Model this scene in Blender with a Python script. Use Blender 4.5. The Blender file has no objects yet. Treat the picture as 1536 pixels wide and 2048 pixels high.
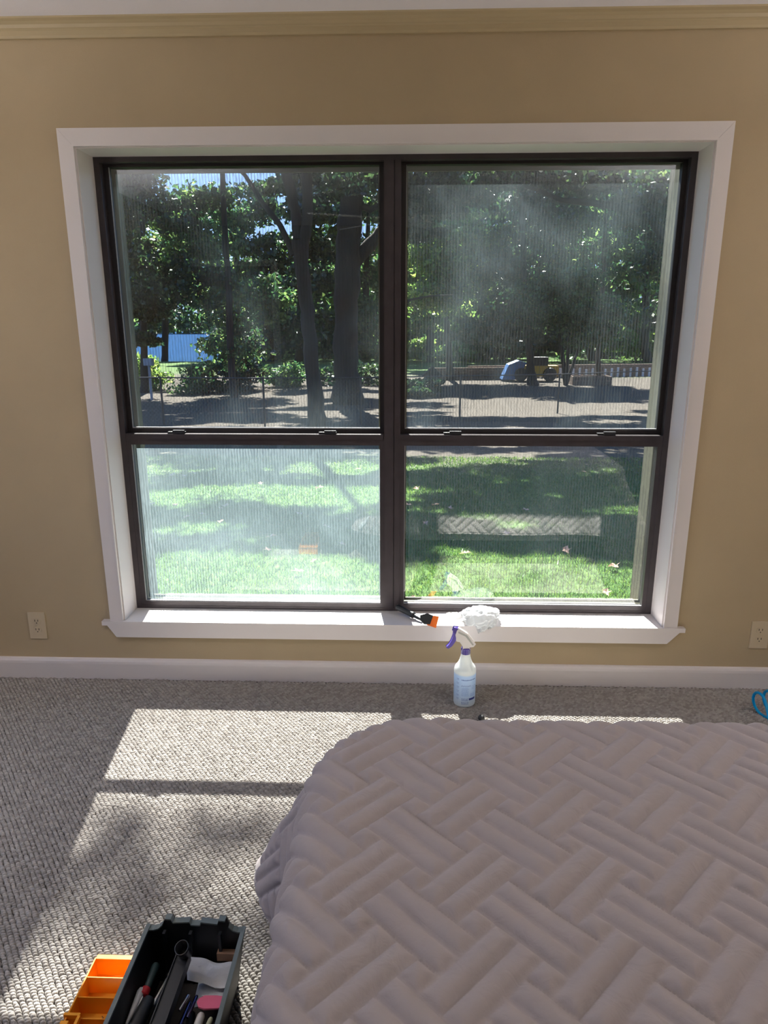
import bpy, bmesh, math, random
import numpy as np
from mathutils import Vector, Matrix, noise as mnoise

random.seed(7); rng = np.random.default_rng(7)
S = bpy.context.scene
COL = S.collection
PI = math.pi

# ------------------------------------------------------------------ camera
F, PITCH, YAW, ROLL = 1400.0, .2603, -.0340, -.00135
CAM = np.array([.0657, -2.6476, 1.4406])
def cam_axes():
    cy, sy = math.cos(YAW), math.sin(YAW)
    f = np.array([sy*math.cos(PITCH), cy*math.cos(PITCH), -math.sin(PITCH)])
    rt = np.array([cy, -sy, 0.]); up = np.cross(rt, f)
    return rt*math.cos(ROLL)+up*math.sin(ROLL), -rt*math.sin(ROLL)+up*math.cos(ROLL), f
RT, UP, FW = cam_axes()
def at(u, v, Y):                                   # point at depth Y seen at pixel u, v (1536 x 2048)
    d = FW+RT*(u-768)/F-UP*(v-1024)/F
    return CAM+d*(Y-CAM[1])/d[1]
cd = bpy.data.cameras.new('camera'); cam = bpy.data.objects.new('camera', cd); COL.objects.link(cam)
cd.sensor_fit = 'HORIZONTAL'; cd.sensor_width = 36; cd.lens = F*36/1536; cd.clip_start = .02; cd.clip_end = 900
m = Matrix.Identity(4)
for i in range(3):
    m[i][0] = RT[i]; m[i][1] = UP[i]; m[i][2] = -FW[i]; m[i][3] = CAM[i]
cam.matrix_world = m
S.camera = cam

# ------------------------------------------------------------------ sky, sun, exposure
W = bpy.data.worlds.new('sky'); S.world = W; W.use_nodes = True
nt = W.node_tree; nt.nodes.clear()
bg = nt.nodes.new('ShaderNodeBackground'); bg.inputs[1].default_value = 2.1
wo = nt.nodes.new('ShaderNodeOutputWorld')
wtc = nt.nodes.new('ShaderNodeTexCoord'); wsx = nt.nodes.new('ShaderNodeSeparateXYZ'); wr = nt.nodes.new('ShaderNodeValToRGB')
el = wr.color_ramp.elements; el.new(.5); el.new(.5)          # clear sky: pale at the horizon, deeper blue overhead
for e, (p, c) in zip(el, ((0, (.20, .24, .26)), (.02, (.42, .60, .95)), (.30, (.24, .46, .98)), (1, (.12, .30, .86)))): e.position = p; e.color = (*c, 1)
nt.links.new(wtc.outputs['Generated'], wsx.inputs[0]); nt.links.new(wsx.outputs['Z'], wr.inputs[0])
nt.links.new(wr.outputs[0], bg.inputs[0]); nt.links.new(bg.outputs[0], wo.inputs[0])
SUNV = Vector((.118, -.856, -1.0))                   # travel direction of sunlight
sl = bpy.data.lights.new('sun', 'SUN'); sl.energy = 42.0; sl.angle = math.radians(.55); sl.color = (1, .955, .90)
so = bpy.data.objects.new('sun', sl); COL.objects.link(so)
so.rotation_euler = SUNV.to_track_quat('-Z', 'Y').to_euler(); so.location = (-2, 14, 17)
S.view_settings.view_transform = 'Standard'; S.view_settings.look = 'None'
S.view_settings.exposure = 0; S.view_settings.gamma = 1; S.view_settings.use_curve_mapping = False
FILL_SHADE = 6.0; FILL_UP = 195.0  # strengths of the added fill lamps
try:
    S.cycles.max_bounces = 8; S.cycles.diffuse_bounces = 5; S.cycles.transparent_max_bounces = 16
    S.cycles.sample_clamp_indirect = 6; S.cycles.use_denoising = True
    S.cycles.caustics_reflective = False; S.cycles.caustics_refractive = False
except Exception: pass

# ------------------------------------------------------------------ materials
def newmat(name):
    M = bpy.data.materials.new(name); M.use_nodes = True; M.node_tree.nodes.clear()
    o = M.node_tree.nodes.new('ShaderNodeOutputMaterial')
    return M, M.node_tree, o
def N(t, kind, **kw):
    n = t.nodes.new(kind)
    for k, v in kw.items():
        if k.startswith('i_'):
            n.inputs[k[2:].replace('_', ' ')].default_value = v
        else: setattr(n, k, v)
    return n
def ramp(t, fac, stops):
    r = t.nodes.new('ShaderNodeValToRGB'); t.links.new(fac, r.inputs[0])
    e = r.color_ramp.elements
    while len(e) < len(stops): e.new(.5)
    for i, (p, c) in enumerate(stops):
        e[i].position = p; e[i].color = (*c, 1) if len(c) == 3 else c
    return r
def mat(name, col, rough=.5, metal=0, bump=0, bscale=200, var=0, vscale=8, spec=.5, stretch=(1, 1, 1), trans=0):
    M, t, o = newmat(name); L = t.links
    p = N(t, 'ShaderNodeBsdfPrincipled'); p.inputs['Base Color'].default_value = (*col, 1)
    p.inputs['Roughness'].default_value = rough; p.inputs['Metallic'].default_value = metal
    p.inputs['Specular IOR Level'].default_value = spec
    tc = N(t, 'ShaderNodeTexCoord'); mp = N(t, 'ShaderNodeMapping'); mp.inputs['Scale'].default_value = stretch
    L.new(tc.outputs['Object'], mp.inputs[0])
    if var:
        n = N(t, 'ShaderNodeTexNoise'); n.inputs['Scale'].default_value = vscale; n.inputs['Detail'].default_value = 4
        L.new(mp.outputs[0], n.inputs[0])
        r = ramp(t, n.outputs['Fac'], [(.3, tuple(c*(1-var) for c in col)), (.7, tuple(min(1, c*(1+var)) for c in col))])
        L.new(r.outputs[0], p.inputs['Base Color'])
    if bump:
        n = N(t, 'ShaderNodeTexNoise'); n.inputs['Scale'].default_value = bscale; n.inputs['Detail'].default_value = 3
        L.new(mp.outputs[0], n.inputs[0])
        b = N(t, 'ShaderNodeBump'); b.inputs['Strength'].default_value = bump; b.inputs['Distance'].default_value = .002
        L.new(n.outputs['Fac'], b.inputs['Height']); L.new(b.outputs[0], p.inputs['Normal'])
    if trans:
        tr = N(t, 'ShaderNodeBsdfTranslucent'); tr.inputs[0].default_value = (*col, 1)
        mx = N(t, 'ShaderNodeMixShader'); mx.inputs[0].default_value = trans
        L.new(p.outputs[0], mx.inputs[1]); L.new(tr.outputs[0], mx.inputs[2]); L.new(mx.outputs[0], o.inputs[0])
    else: L.new(p.outputs[0], o.inputs[0])
    return M
MT = {}
MT['wall'] = mat('beige_wall_paint', (.455, .362, .225), .75, bump=.25, bscale=350, var=.03, vscale=3)
MT['crown'] = mat('beige_trim_paint', (.49, .40, .24), .55)
MT['ceil'] = mat('ceiling_paint', (.90, .875, .91), .8, bump=.15, bscale=300)
MT['trim'] = mat('white_trim_paint', (.76, .715, .70), .38, bump=.05, bscale=60)
MT['frame'] = mat('bronze_aluminium', (.055, .046, .050), .38, metal=.3, var=.12, vscale=20)
MT['frame_dark'] = mat('bronze_with_recess_shade', (.016, .013, .014), .5)  # frame bronze with the shade of the recessed sash put into the colour
MT['bead'] = mat('grey_glazing_bead', (.42, .42, .44), .4)
MT['tan'] = mat('tan_exterior_paint', (.15, .14, .09), .7)
MT['brick'] = mat('exterior_brick_paint', (.35, .22, .16), .8)
MT['black'] = mat('black_plastic', (.011, .012, .014), .42)
MT['rim'] = mat('black_plastic_sun_highlight', (.15, .18, .175), .35)  # black plastic lightened for the sun highlight on the toolbox rim
MT['orange'] = mat('orange_plastic', (.95, .20, .03), .55, spec=.2)
MT['yellow'] = mat('amber_plastic', (.90, .36, .02), .42, trans=.12)
MT['purple'] = mat('purple_plastic', (.075, .045, .33), .35)
MT['lilac'] = mat('translucent_purple_plastic', (.16, .12, .48), .35, trans=.3)
MT['spray'] = mat('white_plastic', (.85, .82, .80), .4)
MT['grey'] = mat('pale_grey_plastic', (.45, .46, .43), .4)
MT['plate'] = mat('ivory_plastic', (.60, .50, .34), .35)
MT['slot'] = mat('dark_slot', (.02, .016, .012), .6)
MT['paper'] = mat('white_paper_towel', (.78, .80, .84), .9, bump=.6, bscale=260)
MT['pink'] = mat('pink_plastic', (.85, .16, .27), .4)
MT['chrome'] = mat('chrome_steel', (.62, .62, .66), .18, metal=1)
MT['blued'] = mat('blue_black_steel', (.10, .10, .22), .2, metal=1)
MT['teal'] = mat('dark_teal_rubber', (.02, .045, .045), .45)
MT['red'] = mat('red_plastic', (.55, .02, .03), .4)
MT['card'] = mat('brown_cardboard', (.25, .14, .08), .8)
MT['green'] = mat('green_felt', (.12, .20, .05), .9, bump=.5, bscale=400)
MT['dgreen'] = mat('green_print', (.12, .36, .12), .5)
MT['cream'] = mat('cream_plastic', (.62, .62, .40), .5)
MT['printink'] = mat('blue_print', (.10, .16, .42), .5)
MT['printpale'] = mat('pale_blue_print', (.28, .42, .70), .5)
MT['printdark'] = mat('navy_print', (.02, .03, .20), .5)
MT['wood'] = mat('brown_door_wood', (.30, .13, .05), .45, var=.25, vscale=6, stretch=(1, 1, .1))
MT['mattress'] = mat('mattress_fabric', (.55, .52, .50), .9)
MT['sheet'] = mat('white_sheet_fabric', (.85, .86, .88), .9, trans=.2)
MT['bark'] = mat('tree_bark', (.015, .013, .013), .95, bump=1, bscale=25, var=.35, vscale=6, stretch=(1, 1, .25))
MT['barkbrown'] = mat('pine_bark', (.05, .03, .02), .95, bump=1, bscale=25, var=.3, vscale=6, stretch=(1, 1, .25))
MT['timber'] = mat('weathered_timber', (.13, .085, .06), .9, var=.3, vscale=5, stretch=(.3, 1, 1))
MT['galv'] = mat('galvanised_steel', (.16, .17, .18), .5, metal=.6)
MT['leaflitter'] = mat('dry_leaf', (.60, .38, .26), .7, trans=.3)
MT['yellowpaint'] = mat('yellow_machine_paint', (.45, .28, .03), .5)
MT['bluetarp'] = mat('blue_tarp', (.03, .10, .25), .5)
MT['hoodgrey'] = mat('grey_metal_paint', (.22, .24, .27), .5)

def carpet_mat():
    M, t, o = newmat('looped_carpet_yarn'); L = t.links
    p = N(t, 'ShaderNodeBsdfPrincipled'); p.inputs['Roughness'].default_value = .95; p.inputs['Specular IOR Level'].default_value = .15
    g = N(t, 'ShaderNodeNewGeometry')
    r = ramp(t, g.outputs['Random Per Island'], [(0, (.255, .235, .215)), (.5, (.32, .295, .27)), (1, (.39, .365, .335))])
    n = N(t, 'ShaderNodeTexNoise'); n.inputs['Scale'].default_value = 900
    b = N(t, 'ShaderNodeBump'); b.inputs['Strength'].default_value = .4; b.inputs['Distance'].default_value = .001
    L.new(n.outputs['Fac'], b.inputs['Height']); L.new(b.outputs[0], p.inputs['Normal'])
    L.new(r.outputs[0], p.inputs['Base Color']); L.new(p.outputs[0], o.inputs[0])
    return M
MT['carpet'] = carpet_mat()
MT['carpetbase'] = mat('carpet_backing', (.085, .07, .06), .95)

def quilt_mat():
    M, t, o = newmat('quilted_beige_cotton'); L = t.links
    p = N(t, 'ShaderNodeBsdfPrincipled'); p.inputs['Roughness'].default_value = .9; p.inputs['Specular IOR Level'].default_value = .2
    p.inputs['Base Color'].default_value = (.43, .385, .38, 1)
    try: p.inputs['Sheen Weight'].default_value = .15
    except Exception: pass
    tc = N(t, 'ShaderNodeTexCoord')
    n = N(t, 'ShaderNodeTexNoise'); n.inputs['Scale'].default_value = 28; n.inputs['Detail'].default_value = 3; n.inputs['Distortion'].default_value = .8
    n2 = N(t, 'ShaderNodeTexNoise'); n2.inputs['Scale'].default_value = 700
    L.new(tc.outputs['Object'], n.inputs[0]); L.new(tc.outputs['Object'], n2.inputs[0])
    b = N(t, 'ShaderNodeBump'); b.inputs['Strength'].default_value = .35; b.inputs['Distance'].default_value = .008
    b2 = N(t, 'ShaderNodeBump'); b2.inputs['Strength'].default_value = .15; b2.inputs['Distance'].default_value = .001
    L.new(n.outputs['Fac'], b.inputs['Height']); L.new(n2.outputs['Fac'], b2.inputs['Height'])
    L.new(b.outputs[0], b2.inputs['Normal']); L.new(b2.outputs[0], p.inputs['Normal']); L.new(p.outputs[0], o.inputs[0])
    return M
MT['quilt'] = quilt_mat()

def glass_mat(name, dust, smudge):
    M, t, o = newmat(name); L = t.links
    tr = N(t, 'ShaderNodeBsdfTransparent'); tr.inputs[0].default_value = (.86, .90, .89, 1)
    gl = N(t, 'ShaderNodeBsdfGlossy'); gl.inputs['Roughness'].default_value = 0; gl.inputs[0].default_value = (.95, 1, .98, 1)
    lw = N(t, 'ShaderNodeFresnel'); lw.inputs[0].default_value = 1.5
    mu = N(t, 'ShaderNodeMath', operation='MULTIPLY'); mu.inputs[1].default_value = 4.2; L.new(lw.outputs[0], mu.inputs[0])
    m1 = N(t, 'ShaderNodeMixShader'); L.new(mu.outputs[0], m1.inputs[0]); L.new(tr.outputs[0], m1.inputs[1]); L.new(gl.outputs[0], m1.inputs[2])
    tl = N(t, 'ShaderNodeBsdfTranslucent'); tl.inputs[0].default_value = (.62, .82, .88, 1)
    tc = N(t, 'ShaderNodeTexCoord'); mp = N(t, 'ShaderNodeMapping'); mp.inputs['Scale'].default_value = (1, 1, .7); L.new(tc.outputs['Object'], mp.inputs[0])
    n = N(t, 'ShaderNodeTexNoise'); n.inputs['Scale'].default_value = 2.6; n.inputs['Detail'].default_value = 5; n.inputs['Distortion'].default_value = .6
    L.new(mp.outputs[0], n.inputs[0])
    mr = N(t, 'ShaderNodeMapRange'); mr.inputs[1].default_value = .42; mr.inputs[2].default_value = .72; mr.inputs[3].default_value = dust; mr.inputs[4].default_value = dust+smudge
    L.new(n.outputs['Fac'], mr.inputs[0])
    m2 = N(t, 'ShaderNodeMixShader'); L.new(mr.outputs[0], m2.inputs[0]); L.new(m1.outputs[0], m2.inputs[1]); L.new(tl.outputs[0], m2.inputs[2])
    L.new(m2.outputs[0], o.inputs[0])
    return M
def screen_mat():
    M, t, o = newmat('insect_screen_mesh'); L = t.links
    tr = N(t, 'ShaderNodeBsdfTransparent')
    df = N(t, 'ShaderNodeBsdfDiffuse'); df.inputs[0].default_value = (.030, .032, .035, 1)
    tl = N(t, 'ShaderNodeBsdfTranslucent'); tl.inputs[0].default_value = (.035, .04, .045, 1)
    ad = N(t, 'ShaderNodeMixShader'); ad.inputs[0].default_value = .35; L.new(df.outputs[0], ad.inputs[1]); L.new(tl.outputs[0], ad.inputs[2])
    tc = N(t, 'ShaderNodeTexCoord'); mp = N(t, 'ShaderNodeMapping'); mp.inputs['Scale'].default_value = (1, 1, .12); L.new(tc.outputs['Object'], mp.inputs[0])
    wv = N(t, 'ShaderNodeTexWave', wave_type='BANDS', bands_direction='X'); wv.inputs['Scale'].default_value = 27
    wv.inputs['Distortion'].default_value = 4.2; wv.inputs['Detail'].default_value = 2; wv.inputs['Detail Scale'].default_value = 9; L.new(mp.outputs[0], wv.inputs[0])
    n = N(t, 'ShaderNodeTexNoise'); n.inputs['Scale'].default_value = 2.4; n.inputs['Detail'].default_value = 2; L.new(tc.outputs['Object'], n.inputs[0])
    am = N(t, 'ShaderNodeMapRange'); am.inputs[1].default_value = .35; am.inputs[2].default_value = .65; am.inputs[3].default_value = .20; am.inputs[4].default_value = .52; L.new(n.outputs['Fac'], am.inputs[0])
    mr = N(t, 'ShaderNodeMath', operation='MULTIPLY_ADD'); L.new(wv.outputs['Fac'], mr.inputs[0]); L.new(am.outputs[0], mr.inputs[1]); mr.inputs[2].default_value = .04
    mx = N(t, 'ShaderNodeMixShader'); L.new(mr.outputs[0], mx.inputs[0]); L.new(tr.outputs[0], mx.inputs[1]); L.new(ad.outputs[0], mx.inputs[2])
    L.new(mx.outputs[0], o.inputs[0])
    return M
MT['screen'] = screen_mat()

def leaf_mat(name, a, b, c, tw=.5):
    M, t, o = newmat(name); L = t.links
    g = N(t, 'ShaderNodeNewGeometry')
    r = ramp(t, g.outputs['Random Per Island'], [(0, a), (.6, b), (1, c)])
    df = N(t, 'ShaderNodeBsdfPrincipled'); df.inputs['Roughness'].default_value = .35; L.new(r.outputs[0], df.inputs['Base Color'])
    tl = N(t, 'ShaderNodeBsdfTranslucent')
    hs = N(t, 'ShaderNodeHueSaturation'); hs.inputs['Value'].default_value = 1.9; hs.inputs['Saturation'].default_value = 1.05; L.new(r.outputs[0], hs.inputs['Color'])
    L.new(hs.outputs[0], tl.inputs[0])
    mx = N(t, 'ShaderNodeMixShader'); mx.inputs[0].default_value = tw; L.new(df.outputs[0], mx.inputs[1]); L.new(tl.outputs[0], mx.inputs[2])
    L.new(mx.outputs[0], o.inputs[0])
    return M
MT['leafdark'] = leaf_mat('dark_oak_leaves', (.006, .018, .010), (.014, .036, .018), (.06, .10, .03), .35)
MT['leafmid'] = leaf_mat('mid_green_leaves', (.014, .045, .020), (.045, .10, .035), (.16, .22, .07), .45)
MT['leafbright'] = leaf_mat('yellow_green_leaves', (.05, .10, .03), (.12, .20, .05), (.30, .36, .10), .5)
MT['grassblade'] = leaf_mat('grass_blades', (.028, .072, .013), (.058, .115, .021), (.13, .18, .04), .4)

def ground_mat():
    M, t, o = newmat('lawn_and_bare_earth'); L = t.links
    p = N(t, 'ShaderNodeBsdfPrincipled'); p.inputs['Roughness'].default_value = .95; p.inputs['Specular IOR Level'].default_value = .1
    tc = N(t, 'ShaderNodeTexCoord')
    n = N(t, 'ShaderNodeTexNoise'); n.inputs['Scale'].default_value = 14; n.inputs['Detail'].default_value = 8; n.inputs['Roughness'].default_value = .7; L.new(tc.outputs['Object'], n.inputs[0])
    gr = ramp(t, n.outputs['Fac'], [(.3, (.035, .075, .02)), (.5, (.06, .12, .03)), (.7, (.11, .17, .045))])
    er = ramp(t, n.outputs['Fac'], [(.3, (.035, .03, .024)), (.5, (.065, .056, .045)), (.7, (.16, .14, .115))])
    n2 = N(t, 'ShaderNodeTexNoise'); n2.inputs['Scale'].default_value = .35; n2.inputs['Detail'].default_value = 5; L.new(tc.outputs['Object'], n2.inputs[0])
    sx = N(t, 'ShaderNodeSeparateXYZ'); L.new(tc.outputs['Object'], sx.inputs[0])
    a = N(t, 'ShaderNodeMath', operation='MULTIPLY_ADD'); L.new(n2.outputs['Fac'], a.inputs[0]); a.inputs[1].default_value = 7; L.new(sx.outputs['Y'], a.inputs[2])
    mr = N(t, 'ShaderNodeMapRange'); mr.inputs[1].default_value = 10.2; mr.inputs[2].default_value = 13; L.new(a.outputs[0], mr.inputs[0])
    mr2 = N(t, 'ShaderNodeMapRange'); mr2.inputs[1].default_value = 38; mr2.inputs[2].default_value = 44; mr2.inputs[3].default_value = 1; mr2.inputs[4].default_value = .15; L.new(a.outputs[0], mr2.inputs[0])
    mu = N(t, 'ShaderNodeMath', operation='MULTIPLY'); L.new(mr.outputs[0], mu.inputs[0]); L.new(mr2.outputs[0], mu.inputs[1])
    mx = N(t, 'ShaderNodeMix', data_type='RGBA'); L.new(mu.outputs[0], mx.inputs[0]); L.new(gr.outputs[0], mx.inputs[6]); L.new(er.outputs[0], mx.inputs[7])
    L.new(mx.outputs[2], p.inputs['Base Color'])
    b = N(t, 'ShaderNodeBump'); b.inputs['Strength'].default_value = .6; b.inputs['Distance'].default_value = .05; L.new(n.outputs['Fac'], b.inputs['Height']); L.new(b.outputs[0], p.inputs['Normal'])
    L.new(p.outputs[0], o.inputs[0])
    return M
MT['ground'] = ground_mat()
MT['water'] = mat('lake_water', (.016, .040, .085), .9, spec=0)  # sky reflection put into a dull blue base colour

def bottle_mat():
    M, t, o = newmat('frosted_bottle_plastic'); L = t.links
    tc = N(t, 'ShaderNodeTexCoord'); sx = N(t, 'ShaderNodeSeparateXYZ'); L.new(tc.outputs['Object'], sx.inputs[0])
    r = ramp(t, sx.outputs['Z'], [(0, (.74, .75, .74)), (.018, (.66, .73, .80)), (.05, (.52, .66, .86)), (.135, (.50, .66, .90)), (.139, (.80, .82, .80))])
    p = N(t, 'ShaderNodeBsdfPrincipled'); p.inputs['Roughness'].default_value = .3; L.new(r.outputs[0], p.inputs['Base Color'])
    tl = N(t, 'ShaderNodeBsdfTranslucent'); L.new(r.outputs[0], tl.inputs[0])
    mx = N(t, 'ShaderNodeMixShader'); mx.inputs[0].default_value = .4; L.new(p.outputs[0], mx.inputs[1]); L.new(tl.outputs[0], mx.inputs[2]); L.new(mx.outputs[0], o.inputs[0])
    return M
MT['bottle'] = bottle_mat()
def bag_mat():
    M, t, o = newmat('thin_white_plastic_film'); L = t.links
    p = N(t, 'ShaderNodeBsdfPrincipled'); p.inputs['Roughness'].default_value = .3; p.inputs['Base Color'].default_value = (.62, .64, .65, 1)
    tl = N(t, 'ShaderNodeBsdfTranslucent'); tl.inputs[0].default_value = (.8, .8, .8, 1)
    tr = N(t, 'ShaderNodeBsdfTransparent')
    a = N(t, 'ShaderNodeMixShader'); a.inputs[0].default_value = .35; L.new(p.outputs[0], a.inputs[1]); L.new(tl.outputs[0], a.inputs[2])
    b = N(t, 'ShaderNodeMixShader'); b.inputs[0].default_value = .12; L.new(a.outputs[0], b.inputs[1]); L.new(tr.outputs[0], b.inputs[2]); L.new(b.outputs[0], o.inputs[0])
    return M
MT['bag'] = bag_mat()
def hose_mat():
    M, t, o = newmat('clear_blue_hose'); L = t.links
    p = N(t, 'ShaderNodeBsdfPrincipled'); p.inputs['Roughness'].default_value = .12; p.inputs['Base Color'].default_value = (.01, .50, .82, 1)
    tl = N(t, 'ShaderNodeBsdfTranslucent'); tl.inputs[0].default_value = (.02, .55, .95, 1)
    a = N(t, 'ShaderNodeMixShader'); a.inputs[0].default_value = .5; L.new(p.outputs[0], a.inputs[1]); L.new(tl.outputs[0], a.inputs[2]); L.new(a.outputs[0], o.inputs[0])
    return M
MT['hose'] = hose_mat()
def emis(name, col, s):
    M, t, o = newmat(name)
    e = N(t, 'ShaderNodeEmission'); e.inputs[0].default_value = (*col, 1); e.inputs[1].default_value = s
    t.links.new(e.outputs[0], o.inputs[0]); return M
MT['fill_shade'] = emis('added_fill_shade_glow', (1, .92, .86), FILL_SHADE)  # glow of the added fill lamps
MT['fill_uplight'] = emis('added_fill_diffuser_glow', (.97, .95, 1.0), FILL_UP)

# ------------------------------------------------------------------ helpers
def tag(o, label=None, cat=None, group=None, kind=None):
    if label: o['label'] = label
    if cat: o['category'] = cat
    if group: o['group'] = group
    if kind: o['kind'] = kind
    return o
def empty(name, loc=(0, 0, 0), rz=0):
    o = bpy.data.objects.new(name, None); o.empty_display_size = .05; COL.objects.link(o)
    o.location = loc; o.rotation_euler = (0, 0, rz); return o
def link(name, me, mt, parent=None, smooth=False):
    o = bpy.data.objects.new(name, me); COL.objects.link(o)
    if mt is not None: me.materials.append(MT[mt] if isinstance(mt, str) else mt)
    if parent is not None: o.parent = parent
    if smooth: me.polygons.foreach_set('use_smooth', [True]*len(me.polygons))
    return o
def pyd(name, v, f, mt, parent=None, smooth=False):
    me = bpy.data.meshes.new(name); me.from_pydata([tuple(p) for p in v], [], [tuple(q) for q in f]); me.update()
    return link(name, me, mt, parent, smooth)
def npmesh(name, V, Fa, mt, parent=None, smooth=False):       # Fa: (n,k) equal-size faces
    me = bpy.data.meshes.new(name); V = np.asarray(V, np.float32); Fa = np.asarray(Fa, np.int32); n, k = Fa.shape
    me.vertices.add(len(V)); me.vertices.foreach_set('co', V.ravel())
    me.loops.add(n*k); me.loops.foreach_set('vertex_index', Fa.ravel())
    me.polygons.add(n); me.polygons.foreach_set('loop_start', np.arange(0, n*k, k, dtype=np.int32))
    try: me.polygons.foreach_set('loop_total', np.full(n, k, np.int32))
    except Exception: pass
    me.update(calc_edges=True); me.validate()
    return link(name, me, mt, parent, smooth)
def bmobj(name, bm, mt, parent=None, smooth=False, bevel=0, seg=2):
    if bevel:
        bmesh.ops.bevel(bm, geom=[e for e in bm.edges if e.is_manifold and e.calc_face_angle(0) > .5], offset=bevel, segments=seg, affect='EDGES', profile=.5, clamp_overlap=True)
    bmesh.ops.recalc_face_normals(bm, faces=bm.faces)
    me = bpy.data.meshes.new(name); bm.to_mesh(me); bm.free()
    o = link(name, me, mt, parent, smooth or False)
    if bevel:
        me.polygons.foreach_set('use_smooth', [True]*len(me.polygons))
        try: me.set_sharp_from_angle(angle=math.radians(40))
        except Exception: pass
    return o
def addbox(bm, lo, hi, M=None):
    vs = [bm.verts.new((x, y, z)) for x in (lo[0], hi[0]) for y in (lo[1], hi[1]) for z in (lo[2], hi[2])]
    for q in ((0, 1, 3, 2), (4, 6, 7, 5), (0, 4, 5, 1), (2, 3, 7, 6), (0, 2, 6, 4), (1, 5, 7, 3)): bm.faces.new([vs[i] for i in q])
    if M is not None: bmesh.ops.transform(bm, matrix=M, verts=vs)
    return vs
def box(name, lo, hi, mt, parent=None, bevel=0, M=None, seg=2):
    bm = bmesh.new(); addbox(bm, lo, hi, M); return bmobj(name, bm, mt, parent, bevel=bevel, seg=seg)
def addprism(bm, poly, axis, a, b, M=None):                   # poly in the two other axes (in order), extruded a..b along axis
    def P(p, t):
        q = list(p); q.insert(axis, t); return q
    A = [bm.verts.new(P(p, a)) for p in poly]; B = [bm.verts.new(P(p, b)) for p in poly]
    bm.faces.new(A); bm.faces.new(B[::-1]); n = len(poly)
    for i in range(n): bm.faces.new((A[i], A[(i+1) % n], B[(i+1) % n], B[i]))
    if M is not None: bmesh.ops.transform(bm, matrix=M, verts=A+B)
def prism(name, poly, axis, a, b, mt, parent=None, bevel=0, M=None, smooth=False):
    bm = bmesh.new(); addprism(bm, poly, axis, a, b, M)
    return bmobj(name, bm, mt, parent, bevel=bevel, smooth=smooth)
def addtube(bm, pts, rad, n=10, caps=True, closed=False):
    pts = [Vector(p) for p in pts]; rings = []
    if not hasattr(rad, '__len__'): rad = [rad]*len(pts)
    up = Vector((0, 0, 1)); prev = None
    for i, p in enumerate(pts):
        t = (pts[min(i+1, len(pts)-1)]-pts[max(i-1, 0)]).normalized()
        if prev is None:
            a = t.cross(up)
            if a.length < .1: a = t.cross(Vector((1, 0, 0)))
            a.normalize()
        else: a = (prev-t*prev.dot(t)).normalized()
        prev = a; b = t.cross(a)
        rings.append([bm.verts.new(p+(a*math.cos(2*PI*k/n)+b*math.sin(2*PI*k/n))*rad[i]) for k in range(n)])
    for i in range(len(rings)-1):
        for k in range(n): bm.faces.new((rings[i][k], rings[i][(k+1) % n], rings[i+1][(k+1) % n], rings[i+1][k]))
    if caps: bm.faces.new(rings[0][::-1]); bm.faces.new(rings[-1])
def tube(name, pts, rad, mt, parent=None, n=10, caps=True):
    bm = bmesh.new(); addtube(bm, pts, rad, n, caps); o = bmobj(name, bm, mt, parent, smooth=True)
    try: o.data.set_sharp_from_angle(angle=math.radians(50))
    except Exception: pass
    return o
def lathe(name, prof, mt, parent=None, n=32, M=None, cap=True):
    bm = bmesh.new(); R = []
    for r, z in prof: R.append([bm.verts.new((r*math.cos(2*PI*k/n), r*math.sin(2*PI*k/n), z)) for k in range(n)])
    for i in range(len(R)-1):
        for k in range(n): bm.faces.new((R[i][k], R[i][(k+1) % n], R[i+1][(k+1) % n], R[i+1][k]))
    if cap: bm.faces.new(R[0][::-1]); bm.faces.new(R[-1])
    if M is not None: bmesh.ops.transform(bm, matrix=M, verts=bm.verts)
    o = bmobj(name, bm, mt, parent, smooth=True)
    try: o.data.set_sharp_from_angle(angle=math.radians(45))
    except Exception: pass
    return o
def st(o): o['kind'] = 'structure'; return o
def vnoise(x, y, seed=0):                                     # smooth value noise, numpy
    r = np.random.default_rng(seed).random((64, 64))
    xi = np.floor(x).astype(int); yi = np.floor(y).astype(int); fx = x-xi; fy = y-yi
    fx = fx*fx*(3-2*fx); fy = fy*fy*(3-2*fy)
    g = lambda a, b: r[a % 64, b % 64]
    return (g(xi, yi)*(1-fx)+g(xi+1, yi)*fx)*(1-fy)+(g(xi, yi+1)*(1-fx)+g(xi+1, yi+1)*fx)*fy
def fbm(x, y, seed=0, oct=4):
    s = 0; a = .5; t = 0
    for i in range(oct): s = s+a*vnoise(x*2**i, y*2**i, seed+i); t += a; a *= .5
    return s/t

# ------------------------------------------------------------------ room shell
XL, XR, YB, ZC = -2.15, 2.35, -4.6, 2.424
WX, Z0, Z1, WT = 1.092, .268, 2.037, .26                      # window opening half width, sill, head, wall thickness
st(box('floor', (XL-.2, YB-.2, -.15), (XR+.2, .20, -.004), 'carpetbase'))
st(box('ceiling', (XL-.2, YB-.2, ZC), (XR+.2, WT, ZC+.15), 'ceil'))
bm = bmesh.new()
addbox(bm, (XL-.2, 0, -.15), (-WX-.012, WT, ZC)); addbox(bm, (WX+.012, 0, -.15), (XR+.2, WT, ZC))
addbox(bm, (-WX-.012, 0, -.15), (WX+.012, WT, .24)); addbox(bm, (-WX-.012, 0, Z1+.012), (WX+.012, .19, ZC)); addbox(bm, (-WX-.012, .19, 2.24), (WX+.012, WT, ZC))
wf = st(bmobj('wall_front', bm, 'wall'))
st(box('wall_back', (XL-.2, YB-.2, 0), (XR+.2, YB, ZC), 'wall'))
st(box('wall_right', (XR, YB, 0), (XR+.2, 0, ZC), 'wall'))
bm = bmesh.new()                                              # left wall with an unseen window added to let in skylight
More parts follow.
